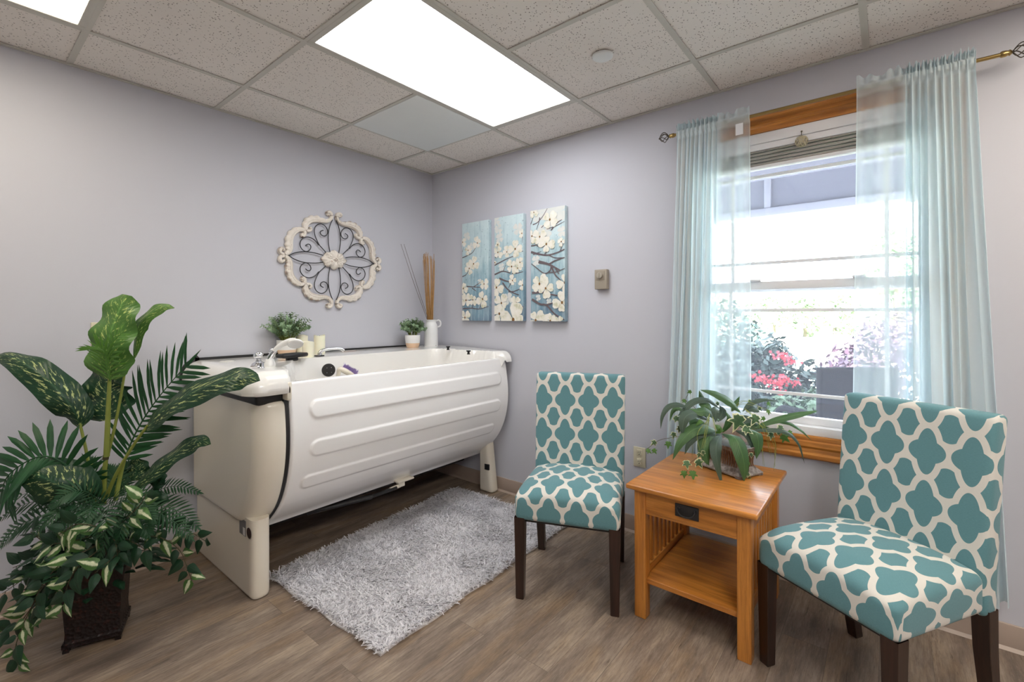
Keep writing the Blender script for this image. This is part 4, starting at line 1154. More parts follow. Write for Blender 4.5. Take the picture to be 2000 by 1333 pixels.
for nm, lo, hi, mt in (('front_rail', (-.716, -2.482, .442), (-.698, -2.130, .452), 'oak_y'), ('back_rail', (-.180, -2.482, .442), (-.162, -2.130, .543), 'oak_y')):
    rb(lo, hi, .002).build(nm, M[mt], t)
rb((-.706, -2.492, .146), (-.175, -2.120, .168), .003).build('shelf', M['oak_y'], t)
for c, d in LY:
    yc = (c + d) / 2
    rb((-.672, yc - .011, .452), (-.208, yc + .011, .543), .002).build('side_rail', M['oak_x'], t)
    rb((-.672, yc - .012, .148), (-.208, yc + .012, .196), .002).build('side_rail', M['oak_x'], t)
    for k in range(9):
        xc = -.646 + k * .0515; rb((xc - .013, yc - .005, .192), (xc + .013, yc + .005, .455), .0015).build('slat', M['oak_z'], t)

# ------------------------------------------------------------------ shag rug
RC = [Vector((-1.590, -.598, 0)), Vector((-1.552, -1.450, 0)), Vector((-.185, -1.418, 0)), Vector((-.202, -.478, 0))]
t = thing('shag_rug', 'light grey shag rug on the plank floor before the bathtub', 'rug', (-.88, -.98, 0))
m = MB(); n = 40
def rq(u, v):
    p = (RC[0] * (1 - u) + RC[3] * u) * (1 - v) + (RC[1] * (1 - u) + RC[2] * u) * v
    p = p + Vector((.006 * math.sin(v * 17) * (1 if u < .02 else 0), .006 * math.sin(u * 23) * (1 if v > .98 else 0), 0)); return p
m.grid([[rq(i / n, j / n) + Vector((0, 0, .008)) for i in range(n + 1)] for j in range(n + 1)])
loop = [rq(i / n, 0) for i in range(n)] + [rq(1, j / n) for j in range(n)] + [rq(1 - i / n, 1) for i in range(n)] + [rq(0, 1 - j / n) for j in range(n)]
m.grid([[p + Vector((0, 0, .001)) for p in loop], [p + Vector((0, 0, .008)) for p in loop]], closed_u=True)
m.build('rug_backing', flat('rug_backing', sr(214, 210, 208), .9, var=.1, vscale=60), t)
rg = np.random.default_rng(5); NP = 46000
u = rg.random(NP); v = rg.random(NP)
c0, c1, c2, c3 = [np.array(c) for c in RC]
base = ((1 - u) * (1 - v))[:, None] * c0 + ((1 - u) * v)[:, None] * c1 + (u * v)[:, None] * c2 + (u * (1 - v))[:, None] * c3
base[:, 2] = .007
swx = np.sin(base[:, 0] * 19 + 2 * np.sin(base[:, 1] * 6)) + np.sin(base[:, 1] * 14 + 1.5 * np.sin(base[:, 0] * 11 + 2)); swy = np.sin(base[:, 1] * 10 - 2 * np.sin(base[:, 0] * 7)) + np.sin(base[:, 0] * 17 + 1)
ang = np.arctan2(swy, swx) + rg.normal(0, 1.25, NP); L = rg.uniform(.026, .040, NP); le = rg.uniform(.30, .88, NP)
d = np.stack([np.cos(ang) * le, np.sin(ang) * le, np.sqrt(1 - le ** 2)], 1)
sd = np.stack([-np.sin(ang), np.cos(ang), np.zeros(NP)], 1) * .0023
mid = base + d * (L * .55)[:, None]; tip = base + d * (L * .8)[:, None] + np.stack([np.cos(ang), np.sin(ang), np.full(NP, -.25)], 1) * (L * .38)[:, None]
tip[:, 2] = np.maximum(tip[:, 2], .004)
vs = np.stack([base - sd, base + sd, mid + sd * 1.1, mid - sd * 1.1, tip + sd * .6, tip - sd * .6], 1).reshape(-1, 3); vs -= np.array([-.88, -.98, 0])
me = bpy.data.meshes.new('pile'); me.vertices.add(NP * 6); me.vertices.foreach_set('co', vs.ravel().astype(np.float32))
me.loops.add(NP * 8); me.polygons.add(NP * 2); b6 = np.arange(NP)[:, None] * 6
me.loops.foreach_set('vertex_index', (b6 + np.array([0, 1, 2, 3, 3, 2, 4, 5])).ravel().astype(np.int32)); me.polygons.foreach_set('loop_start', (np.arange(NP * 2) * 4).astype(np.int32))
me.update(); me.validate(); sa = me.attributes.new('sh', 'FLOAT', 'POINT'); sa.data.foreach_set('value', np.repeat(rg.random(NP), 6).astype(np.float32))
k = NT('shag_pile'); v_ = k.coord(); n1 = k.noise(v_, 9, 4, .6); n2 = k.noise(v_, 300, 2)
sh = k.n('Attribute', attribute_name='sh').outputs['Fac']
col = k.mix(n1, sr(246, 244, 248), sr(253, 252, 254)); col = k.mix(k.ramp(sh, [(.0, .80), (.45, .0)]), col, sr(150, 146, 150))
bb = k.bsdf(col, .9, Specular_IOR_Level=.15, Sheen_Weight=.2); tl_ = k.n('BsdfTranslucent', {'Color': col}); k.surf(k.n('MixShader', {0: .40, 1: bb.outputs[0], 2: tl_.outputs[0]}).outputs[0]); me.materials.append(k.m)
o = bpy.data.objects.new('pile', me); COL.objects.link(o); o.parent = t; o['kind'] = 'stuff'

# ------------------------------------------------------------------ wall things
# thermostat
t = thing('thermostat', 'beige wall thermostat with a round dial right of the flower canvases', 'thermostat', (-.01, -1.563, 1.497))
m = MB(); m.rbox((-.034, -1.604, 1.436), (.0, -1.522, 1.557), .004); m.build('thermostat_body', flat('taupe_plastic', sr(160, 150, 136), .45), t)
m = MB(); m.rbox((-.0365, -1.590, 1.492), (-.033, -1.532, 1.548), .002); m.build('dial_plate', flat('taupe_plate', sr(150, 140, 126), .4), t)
m = MB(); m.lathe([(0, 0), (.020, 0), (.019, .010), (.017, .013), (0, .014)], (-.036, -1.561, 1.520), 28, axis=(-1, 0, 0)); m.rbox((-.053, -1.563, 1.504), (-.048, -1.559, 1.536), .001); m.build('dial', flat('taupe_dial', sr(168, 160, 148), .35), t)
# outlet
t = thing('wall_outlet', 'almond wall outlet plate beside the oak end table', 'outlet', (-.003, -1.797, .448))
M['almond'] = flat('almond_plastic', sr(212, 204, 178), .4)
m = MB(); m.rbox((-.007, -1.834, .390), (.0, -1.760, .506), .003); m.build('cover_plate', M['almond'], t)
for z in (.474, .422):
    m = MB(); m.rbox((-.0105, -1.812, z - .019), (-.006, -1.782, z + .019), .003); o = m.build('socket', M['almond'], t)
    m = MB(); m.box((-.0108, -1.8035, z - .002), (-.0102, -1.8010, z + .009)); m.box((-.0108, -1.7925, z - .002), (-.0102, -1.7900, z + .007)); m.lathe([(0, 0), (.0028, 0), (.0028, .0006), (0, .0006)], (-.0104, -1.797, z - .009), 12, axis=(-1, 0, 0)); m.build('socket_slots', M['dark'], o, smooth=False)
m = MB()
for z in (.500, .448, .396): m.sphere((-.0072, -1.797, z), .0022, 8, 4)
m.build('plate_screw', M['chrome'], t)
# switch plate half hidden by the plant
t = thing('wall_plate', 'cream wall plate on the left wall half hidden behind the tallest leaf', 'wall plate', (-2.11, -.003, 1.19))
m = MB(); m.rbox((-2.155, -.007, 1.135), (-2.080, 0, 1.250), .003); m.build('cover_plate', M['almond'], t)
m = MB(); m.rbox((-2.124, -.015, 1.180), (-2.111, -.006, 1.204), .002); m.build('toggle', M['almond'], t)

# carved wood and iron wall medallion
MX, MZ = -.8985, 1.6565
t = thing('wall_medallion', 'carved cream wood and black wire medallion on the left wall above the bathtub', 'wall decoration', (MX, -.01, MZ))
def C5(x, y, yy): return on(540 + x * .105, 405 + y * .105, 'y', yy)
ctr = C5(1085, 975, -.025)
def q4(pts, yy):
    P = [C5(x, y, yy) for x, y in pts]; O = [(p.x - ctr.x, p.z - ctr.z) for p in P]; return O
S1 = [(985, 130), (960, 120), (955, 92), (985, 78), (1020, 105), (1035, 160), (1015, 215), (960, 250), (880, 248), (790, 225), (710, 222), (640, 235), (585, 275), (552, 330), (548, 385), (575, 425), (620, 430), (650, 405), (640, 375)]
W1 = [10, 18, 24, 26, 26, 26, 26, 27, 34, 44, 48, 50, 50, 46, 38, 30, 24, 18, 10]
S2 = [(492, 490), (478, 505), (490, 528), (520, 520), (535, 480), (520, 430), (470, 405), (410, 410), (350, 445), (300, 500), (268, 570), (255, 650), (258, 720), (252, 785), (225, 835), (170, 868), (105, 855), (72, 810), (85, 765), (125, 755), (145, 785)]
W2 = [10, 18, 24, 26, 26, 28, 34, 40, 46, 48, 48, 50, 50, 44, 36, 28, 26, 26, 26, 20, 10]
k = NT('whitewashed_carved_wood'); v = k.coord();
pn = k.noise(v, 55, 4, .6); geo = k.n('NewGeometry').outputs['Pointiness']
wash = k.mix(k.ramp(pn, [(.28, 0), (.38, 1)]), sr(172, 142, 116), sr(230, 222, 212))
wash = k.mix(k.ramp(geo, [(.42, 1), (.48, 0)]), wash, sr(120, 84, 62)); k.bsdf(wash, .7, Normal=k.bump(pn, .3, .001)); M['carved'] = k.m
def scroll(pts, ws, sx, sz, lobes):
    O = q4(pts, -.025); sc = .105 * 2.9179 / 909.78 * 1.27
    P = crom([Vector((a, 0, b)) for a, b in O], 120); m = MB(); rows = []; N = len(P)
    W = [lin([(i / (len(ws) - 1), w) for i, w in enumerate(ws)], i / (N - 1)) * .00040 for i in range(N)]
    for i in range(N):
        tn = (P[min(i + 1, N - 1)] - P[max(i - 1, 0)]).normalized(); nn = Vector((-tn.z, 0, tn.x))
        if (P[i] + nn * .01).length < P[i].length: nn = -nn if lobes else nn
        f = i / (N - 1); lf = max(0, math.sin(PI * min(1, max(0, (f - .28) / .5)))) if lobes else 0
        row = []
        for j in range(-6, 7):
            u = j / 6; w = W[i]
            out = u * w
            if u > 0: out = u * (w + lf * w * .55 * abs(math.sin(f * 46)) ** .7)
            hgt = .016 + .009 * (1 - u * u) ** .5 - .0035 * math.exp(-((u + .25) / .12) ** 2) * (lf + .5)
            if u > .1: hgt -= lf * .005 * abs(math.cos(f * 46))
            if abs(j) == 6: hgt = .012
            p = P[i] + nn * out; row.append((MX + sx * p.x, -hgt - .004, MZ + sz * p.z))
        row = [(row[0][0], -.004, row[0][2])] + row + [(row[-1][0], -.004, row[-1][2])]
        rows.append(row)
    ix = m.grid(rows); m.face(*ix[0]); m.face(*reversed(ix[-1]))
    for e, rr in ((P[0], .0085), (P[-1], .0085)): m.lathe([(.0001, -.004), (rr, -.004), (rr, .016), (rr * .8, .023), (rr * .3, .025), (.0001, .025)], (MX + sx * e.x, 0, MZ + sz * e.z), 16, axis=(0, -1, 0), caps=False)
    m.build('carved_scroll', M['carved'], t, angle=55)
for sx in (1, -1):
    for sz in (1, -1):
        scroll(S1, W1, sx, sz, True); scroll(S2, W2, sx, sz, True)
WIRES = [[(1050, 225), (1015, 300), (985, 400), (970, 520), (972, 640), (985, 740), (1003, 830)],
         [(925, 835), (860, 760), (800, 690), (750, 590), (715, 490), (712, 400), (745, 335), (815, 303), (880, 320), (935, 375), (960, 450), (940, 510), (890, 530), (840, 505), (820, 465), (838, 435), (878, 422)],
         [(790, 700), (740, 630), (680, 580), (600, 548), (520, 560), (460, 615), (443, 690), (470, 760), (520, 805), (580, 815), (630, 780), (645, 725), (620, 685), (580, 682), (545, 708)],
         [(225, 905), (300, 860), (400, 832), (520, 820), (640, 832), (760, 855), (870, 890)]]
for w in WIRES:
    O = q4(w, -.025)
    for sx in (1, -1):
        for sz in (1, -1):
            m = MB(); m.tube([(MX + sx * a, -.018, MZ + sz * b) for a, b in O], .0031, n=8, smooth=60); m.build('wire_scroll', M['iron'], t)
# rosette
m = MB(); rows = []; nr, na = 26, 96
for i in range(nr + 1):
    f = i / nr; row = []
    for j in range(na):
        a = 2 * PI * j / na; lob = 1 + .07 * math.cos(8 * a) + .04 * math.cos(4 * a)
        x = .088 * f * lob * math.cos(a) * (.98); z = .060 * f * lob * math.sin(a) * 1.02
        h = .020 * (1 - f ** 4)
        for sx in (-1, 1):
            for sz in (-1, 1):
                dd = math.hypot((x - sx * .036) / 1.1, z - sz * .027)
                if dd < .025: h += .008 * (1 - (dd / .025) ** 2) ** .5 * (.75 + .25 * math.cos(dd * 900))
        dd = abs(x) / .024 + abs(z) / .017
        if dd < 1: h += .010 * min(1, (1 - dd) * 2.2) - .006 * (dd < .38)
        h += .003 * math.sin(16 * a) * f * f
        row.append((MX + x, -.008 - h - .006, MZ + z))
    rows.append(row)
rows.append([(p[0], -.008, p[2]) for p in rows[-1]])
m.grid(rows, closed_u=True); m.build('rosette', M['carved'], t, angle=60)

# ------------------------------------------------------------------ flower canvases
def clip(poly, lo, hi):
    for ax_, s, val in ((0, 1, lo[0]), (0, -1, hi[0]), (1, 1, lo[1]), (1, -1, hi[1])):
        out = []
        for i in range(len(poly)):
            a, b = poly[i - 1], poly[i]; ia = (a[ax_] - val) * s >= 0; ib = (b[ax_] - val) * s >= 0
            if ia != ib:
                tt = (val - a[ax_]) / (b[ax_] - a[ax_]); out.append((a[0] + (b[0] - a[0]) * tt, a[1] + (b[1] - a[1]) * tt))
            if ib: out.append(b)
        poly = out
        if not poly: break
    return poly
def mat_canvas(seed):
    k = NT('painted_canvas_%d' % seed); v = k.coord(loc=(0, seed * 1.7, 0)); z = k.n('SeparateXYZ', {0: k.coord()}).outputs[2]
    st = k.noise(k.n('VectorMath', {0: v, 1: (3, 30, 3)}, operation='MULTIPLY').outputs[0], 1.6, 5, .65); bl = k.noise(v, 7, 5, .6); sp = k.noise(v, 60, 2)
    zz = k.math('ADD', k.math('MULTIPLY', z, 1.25), k.math('MULTIPLY', k.math('SUBTRACT', bl, .5), .9))
    col = k.ramp(k.math('ADD', zz, .5), [(.02, sr(104, 132, 156)), (.30, sr(136, 170, 186)), (.60, sr(172, 198, 204)), (.95, sr(200, 218, 222))])
    col = k.mix(k.ramp(st, [(.45, 0), (.75, .7)]), col, sr(206, 222, 226)); col = k.mix(k.ramp(st, [(.25, .65), (.42, 0)]), col, sr(84, 128, 160))
    col = k.mix(k.ramp(sp, [(.66, 0), (.70, .5)]), col, sr(96, 130, 140))
    k.bsdf(col, .7, Normal=k.bump(k.noise(v, 500, 1), .15, .0005)); return k.m
k = NT('petal_paint'); v = k.coord(); nz = k.noise(v, 28, 3, .6)
k.bsdf(k.ramp(nz, [(.3, sr(206, 204, 176)), (.45, sr(232, 228, 214)), (.7, sr(238, 234, 226))]), .7); M['petal'] = k.m
k = NT('petal_paint_pale'); v = k.coord(); nz = k.noise(v, 20, 3); k.bsdf(k.mix(nz, sr(206, 214, 212), sr(228, 224, 218)), .7); M['petal_pale'] = k.m
M['branch'] = flat('branch_paint', sr(104, 92, 96), .7, var=.25, vscale=60); M['eye'] = flat('flower_eye_paint', sr(130, 92, 44), .7, var=.3, vscale=200); M['eye_dark'] = flat('flower_eye_dark', sr(64, 56, 52), .7)
FX = -.036
def canvas(lab, y0, y1, z0, z1, seed, flowers, branches):
    """coordinates of flowers and branches are metres from the canvas' upper left corner"""
    t = thing('flower_canvas', lab, 'canvas painting', (-.018, (y0 + y1) / 2, (z0 + z1) / 2), group='three dogwood flower canvases')
    m = MB(); m.rbox((FX, y1, z0), (-.002, y0, z1), .0025); m.build('canvas_panel', mat_canvas(seed), t)
    rnd = random.Random(seed); lay = [0]
    def paint(mb, poly, fan=True):
        poly = [(y0 - a, z1 - b) for a, b in poly]; poly = clip(poly, (y1 + .001, z0 + .001), (y0 - .001, z1 - .001))
        if len(poly) < 3: return
        lay[0] += 1; x = FX - .0004 - lay[0] * .000012
        cy = sum(p[0] for p in poly) / len(poly); cz_ = sum(p[1] for p in poly) / len(poly); c = mb.vert((x, cy, cz_)); r_ = [mb.vert((x, a, b)) for a, b in poly]
        for i in range(len(r_)): mb.face(c, r_[i], r_[(i + 1) % len(r_)])
    mp = MB(); mb_ = MB(); me_ = MB()
    for x, y, s, pale in flowers:
        if pale:
            for kx in range(4): petal(paint, mp, x, y, s, rnd.uniform(-.2, .2) + kx * PI / 2 + .6, rnd, 1)
    for pts, w in branches:
        P = crom([Vector((a, b, 0)) for a, b in pts], 14)
        for i in range(14):
            ww = w * (1 - .55 * i / 14); dd_ = (P[i + 1] - P[i]).normalized(); n_ = Vector((-dd_.y, dd_.x, 0)); w2 = w * (1 - .55 * (i + 1) / 14)
            paint(mb_, [tuple((P[i] + n_ * ww)[:2]), tuple((P[i + 1] + dd_ * .001 + n_ * w2)[:2]), tuple((P[i + 1] + dd_ * .001 - n_ * w2)[:2]), tuple((P[i] - n_ * ww)[:2])])
    for x, y, s, pale in flowers:
        if not pale:
            r0 = rnd.uniform(0, 1.5)
            for kx in range(4): petal(paint, mp, x, y, s * rnd.uniform(.8, 1.15), r0 + kx * PI / 2 + rnd.uniform(-.15, .15), rnd, 0)
            er = max(.0055, s * .14); paint(me_, [(x + er * .8 * math.cos(a), y + er * math.sin(a)) for a in [2 * PI * q / 10 for q in range(10)]])
    mp.build('painted_petals', [M['petal'], M['petal_pale']], t, smooth=False); mb_.build('painted_branches', M['branch'], t, smooth=False); me_.build('painted_flower_centres', M['eye'], t, smooth=False)
def petal(paint, mp, x, y, s, a, rnd, mi):
    sh = [(.02, .0), (.25, .22), (.55, .44), (.85, .42), (1.0, .22), (.93, .0), (1.0, -.22), (.85, -.42), (.55, -.44), (.25, -.22)]
    mp.cur = mi; paint(mp, [(x + s * (u * math.cos(a) - w * math.sin(a)), y + s * (u * math.sin(a) + w * math.cos(a))) for u, w in sh]); mp.cur = 0
def crop_pts(L, y0, z1, oy):
    out = []
    for x, y in L:
        p = on(900 + x * .105, oy + y * .105, 'x', FX); out.append((y0 - p.y, z1 - p.z))
    return out
CY = [(-.383, -.655), (-.712, -.975), (-1.038, -1.312)]; CZ0, CZ1 = 1.236, 1.986
CZ1s = (1.982, 1.984, 1.988)
def fl(i, lst, oy):
    out = []; lst = [(x, y, s * (.74 if s < .12 else .85), p) for x, y, s, p in lst]
    for x, y, s, p in lst: (a, b), = crop_pts([(x, y)], CY[i][0], CZ1s[i], oy); out.append((a, b, s, p))
    return out
def br(i, lst, oy): return [(crop_pts(pts, CY[i][0], CZ1s[i], oy), w) for pts, w in lst]
T, B = 400, 500
canvas('flower canvas nearest the room corner, leftmost and palest of three', *CY[0], CZ0, CZ1s[0], 1,
       fl(0, [(110, 600, .05, 1), (220, 770, .045, 1)], T) + fl(0, [(310, 715, .062, 0), (38, 700, .05, 0), (138, 850, .055, 0)], T) +
       fl(0, [(240, 150, .07, 0), (160, 235, .065, 0), (50, 610, .065, 0), (435, 525, .062, 0), (350, 480, .03, 1), (100, 828, .075, 0), (228, 820, .06, 0), (410, 805, .08, 0), (80, 1150, .085, 0)], B),
       br(0, [([(30, 990), (120, 950), (220, 890), (290, 770)], .004), ([(30, 880), (60, 780)], .002)], T) + br(0, [([(30, 390), (100, 350), (150, 270)], .004), ([(110, 570), (250, 580), (450, 590)], .0045), ([(240, 580), (370, 490)], .004), ([(210, 600), (290, 660)], .004),
              ([(40, 985), (200, 975), (350, 990), (530, 940)], .0045), ([(210, 970), (235, 890)], .003), ([(350, 980), (385, 880)], .003), ([(50, 940), (80, 880)], .003)], B))
canvas('middle flower canvas of the three on the window wall', *CY[1], CZ0, CZ1s[1], 2,
       fl(1, [(700, 450, .05, 1), (660, 300, .05, 1), (720, 620, .05, 1), (1060, 450, .06, 1)], T) + fl(1, [(1138, 535, .045, 0), (1015, 825, .08, 0), (692, 890, .062, 0), (860, 880, .055, 0), (690, 745, .035, 0), (1105, 1075, .055, 0)], T) +
       fl(1, [(950, 200, .072, 0), (1062, 230, .05, 0), (760, 210, .04, 1), (668, 590, .085, 0), (965, 460, .055, 0), (1155, 545, .06, 0), (760, 880, .085, 0), (1030, 875, .075, 0), (880, 795, .06, 1), (722, 1078, .10, 0), (980, 1190, .13, 0), (640, 130, .02, 0)], B),
       br(1, [([(630, 1130), (760, 1060), (880, 1000), (1010, 950)], .005), ([(640, 990), (740, 950), (830, 890)], .003), ([(1180, 865), (1080, 870)], .003), ([(1150, 590), (1150, 710)], .002)], T) +
       br(1, [([(630, 350), (780, 290), (930, 325)], .006), ([(790, 290), (835, 170)], .003), ([(950, 330), (1060, 320), (1180, 290)], .004), ([(720, 420), (830, 465), (950, 490)], .007), ([(940, 490), (890, 600)], .004), ([(780, 500), (860, 610), (960, 680), (1085, 730)], .006), ([(890, 670), (1000, 660), (1140, 595)], .004), ([(640, 1160), (700, 1120)], .003), ([(1180, 960), (1090, 920)], .005)], B))
canvas('rightmost flower canvas, nearest the thermostat, with the thickest painted branches', *CY[2], CZ0, CZ1s[2], 3,
       fl(2, [(1790, 150, .10, 1), (1700, 180, .11, 1), (1450, 180, .08, 1), (1880, 500, .05, 1), (1560, 500, .08, 1)], T) + fl(2, [(1365, 145, .05, 0), (1662, 280, .085, 0), (1330, 588, .065, 0), (1475, 600, .07, 0), (1598, 735, .085, 0), (1875, 690, .04, 0)], T) +
       fl(2, [(1400, 90, .05, 1), (1470, 522, .095, 0), (1585, 605, .085, 0), (1940, 500, .085, 0), (1890, 870, .10, 0), (1440, 780, .03, 1), (1640, 850, .03, 1), (1400, 1200, .10, 0), (1560, 1210, .07, 0), (1670, 1210, .08, 0), (1830, 1230, .05, 0)], B),
       br(2, [([(1340, 375), (1430, 330), (1530, 210), (1610, 70)], .004), ([(1470, 240), (1450, 340), (1410, 460)], .004), ([(1300, 235), (1350, 180)], .003), ([(1300, 370), (1350, 230)], .003), ([(1500, 430), (1600, 320)], .003), ([(1680, 480), (1780, 350), (1880, 280)], .005), ([(1600, 455), (1760, 400), (1930, 310)], .003),
              ([(1310, 720), (1390, 620)], .003), ([(1310, 770), (1400, 750), (1455, 680)], .004), ([(1410, 760), (1490, 795), (1570, 765)], .003), ([(1310, 880), (1450, 920), (1620, 940), (1800, 890), (1930, 830)], .007), ([(1640, 940), (1760, 990), (1940, 985)], .004), ([(1850, 860), (1910, 720)], .003), ([(1350, 930), (1500, 870)], .003), ([(1560, 920), (1640, 850)], .003)], T) +
       br(2, [([(1450, 110), (1640, 160), (1850, 270)], .010), ([(1640, 160), (1760, 90), (1930, 30)], .006), ([(1690, 180), (1660, 280), (1560, 330), (1420, 230), (1320, 150)], .005), ([(1690, 200), (1760, 350), (1865, 460)], .007), ([(1760, 220), (1830, 340)], .006), ([(1650, 310), (1780, 300), (1940, 230)], .004),
              ([(1330, 690), (1500, 680), (1650, 710), (1800, 740)], .008), ([(1330, 810), (1480, 900), (1600, 920), (1750, 1080), (1930, 1190)], .008), ([(1600, 910), (1740, 880), (1900, 930)], .005)], B))

# ------------------------------------------------------------------ big artificial plant by the left wall
random.seed(77); rnd = random.Random(77)
PC = Vector((-2.205, -.462, 0)); PD = (PC - Vector(CAM)).dot(_d)
t = thing('potted_plant', 'large leafy potted plant in a dark square urn at the left wall beside the bathtub', 'potted plant', tuple(PC))
k = NT('dark_hammered_metal'); v = k.coord(); n1 = k.noise(v, 40, 4, .7); vo = k.n('TexVoronoi', {'Vector': v, 'Scale': 85.0}).outputs['Distance']
k.bsdf(k.mix(k.ramp(n1, [(.54, 0), (.74, 1)]), sr(30, 20, 19), sr(78, 38, 28)), .42, Metallic=.35, Normal=k.bump(vo, .8, .003)); M['urn'] = k.m
rz = math.radians(-21)
def sq(hw, z, c=PC): return [c + Vector((x * hw * math.cos(rz) - y * hw * math.sin(rz), x * hw * math.sin(rz) + y * hw * math.cos(rz), z)) for x, y in ((-1, -1), (-.94, -1), (.94, -1), (1, -1), (1, -.94), (1, .94), (1, 1), (.94, 1), (-.94, 1), (-1, 1), (-1, .94), (-1, -.94))]
m = MB(); ix = m.grid([sq(w, z) for w, z in ((.084, .014), (.090, .018), (.090, .034), (.084, .040), (.082, .07), (.088, .18), (.104, .285), (.116, .315), (.122, .322), (.124, .334), (.118, .338), (.110, .330), (.100, .28))], closed_u=True); m.face(*reversed(ix[0])); m.face(*ix[-1]); m.build('urn', M['urn'], t, angle=30)
for cx, cy in ((-1, -1), (1, -1), (1, 1), (-1, 1)):
    c = PC + Vector((cx * .078 * math.cos(rz) - cy * .078 * math.sin(rz), cx * .078 * math.sin(rz) + cy * .078 * math.cos(rz), 0)); m = MB()
    m.grid([sq(w, z, c) for w, z in ((.009, 0), (.010, .003), (.008, .016), (.011, .036))], closed_u=True); m.build('urn_foot', M['urn'], t)
m = MB(); ix = m.grid([sq(.108, .318), sq(.02, .335)], closed_u=True); m.face(*ix[-1]); m.build('moss', M['stem_dark'], t)
A = lambda px, py, dd=0.0: at(px, py, PD + dd)
TC = -_d   # towards the viewer's side of the room
def L(pts, w, hint=None, mat='dieff', prof='ovate', fold=.22, wav=.012, wn=3, name='dumb_cane_leaf', nv=26, nu=5):
    """pts: (px, py, depth offset); w: half width in metres"""
    m = MB(); m.leaf([A(*p) for p in pts], w, hint or (TC + Vector((0, 0, .35))), prof, fold=fold, wav=wav, wn=wn, nv=nv, nu=nu); m.build(name, M[mat], t, angle=None)
S_ = .00199
# stems
def stem(pts, r, name='stem', mat='stem'):
    m = MB(); m.tube([A(*p) for p in pts], r, n=10, smooth=20); m.build(name, M[mat], t)
stem([(203, 985, 0), (204, 930, 0), (207, 893, 0)], [.0085, .0085, .008])
stem([(206, 898, 0), (207, 889, 0)], [.0105, .0095], 'stem_node', 'stem_dark')
stem([(208, 892, 0), (211, 810, -.01), (214, 740, -.02), (214, 700, -.03)], [.0105, .0085, .006, .004])
stem([(209, 895, .01), (225, 830, .01), (240, 750, .01), (248, 690, .015)], [.006, .005, .004])
stem([(181, 985, .02), (177, 930, .02), (168, 880, .02), (156, 828, .01)], [.008, .006, .005])
stem([(184, 985, .04), (182, 930, .04), (176, 900, .04)], [.007, .006])
stem([(206, 975, .0), (228, 925, -.01), (262, 868, -.02), (288, 832, -.03)], [.008, .006, .005])
stem([(225, 978, .02), (235, 930, .03), (242, 900, .03)], [.008, .007])
stem([(165, 958, -.03), (150, 935, -.05)], [.007, .006])
# dumb cane leaves
L([(213, 742, -.03), (207, 700, -.05), (214, 655, -.05), (230, 612, -.03), (246, 576, -.01)], .094, mat='dieff_lite', prof='broad', wav=.016, fold=.12)
L([(262, 700, .02), (268, 660, .02), (274, 632, .01), (300, 608, 0), (322, 600, .0), (341, 602, .0)], .032, mat='dieff_lite', prof='lance', wav=.006)
L([(156, 836, .02), (146, 806, .0), (118, 768, -.02), (80, 732, -.03), (40, 706, -.02), (6, 694, 0), (-18, 700, .02)], .066, hint=TC + Vector((.2, .0, .9)), fold=.30, wav=.014)
L([(207, 822, .06), (206, 790, .07), (206, 760, .08), (207, 735, .07), (208, 712, .05)], .104, prof='broad', wav=.022, wn=3, fold=.05)
L([(286, 838, -.03), (312, 806, -.06), (352, 779, -.09), (400, 757, -.11), (450, 741, -.12), (482, 737, -.12), (508, 744, -.12)], .058, hint=TC + Vector((0, 0, .8)), fold=.15, wav=.008, prof='long')
L([(258, 955, .02), (290, 930, 0), (325, 900, -.02), (362, 874, -.03), (390, 862, -.03), (412, 868, -.03)], .040, hint=TC + Vector((0, 0, .8)), fold=.15, wav=.006, prof='long')
L([(168, 985, -.05), (140, 965, -.10), (100, 940, -.13), (55, 925, -.14), (15, 935, -.14)], .095, hint=TC + Vector((-.1, 0, .6)), fold=.35, wav=.014, wn=2)
L([(262, 940, .08), (266, 915, .10), (262, 893, .11)], .062, prof='heart', wav=.01, fold=.1)
L([(240, 958, .05), (215, 935, .08), (222, 915, .09)], .05, prof='heart', wav=.01)
L([(298, 960, .03), (310, 935, .03), (322, 945, .02)], .03, prof='ovate', mat='vine_green')
L([(280, 985, -.02), (305, 975, -.03), (332, 980, -.03)], .035, prof='ovate', mat='vine_green')
L([(95, 985, .06), (78, 925, .08), (78, 885, .09)], .06, mat='vine_green', prof='heart')
# palm fronds
def frond(pts, Lf, n, wid, mat='palm', name='palm_frond', hint=None, **kw):
    m = MB(); m.frond([A(*p) for p in pts], Lf, n, wid, hint=hint or (TC + Vector((0, 0, .3))), **kw); m.build(name, M[mat], t, angle=None)
frond([(242, 902, .02), (255, 868, .03), (275, 828, .03), (300, 790, .02), (330, 752, .0), (366, 712, -.02)], .225, 20, .0088, ang=62, droop=.02, taper=(.55, 1.0, .62), rad=.0038)
frond([(163, 953, -.03), (150, 930, -.05), (128, 908, -.08), (98, 893, -.10), (68, 895, -.12), (36, 912, -.13), (12, 935, -.13), (4, 962, -.12)], .165, 20, .0105, ang=72, droop=.10, taper=(.7, 1.0, .8), rad=.004, hint=TC + Vector((.1, 0, .5)))
frond([(215, 745, -.035), (213, 715, -.055), (205, 690, -.075), (190, 678, -.09)], .105, 11, .0042, 'palm_lite', ang=55, droop=.12, taper=(.9, 1, .6))
frond([(215, 715, -.03), (214, 695, -.06), (222, 668, -.08), (236, 652, -.09)], .095, 9, .0042, 'palm_lite', ang=50, droop=.1, taper=(.9, 1, .6))
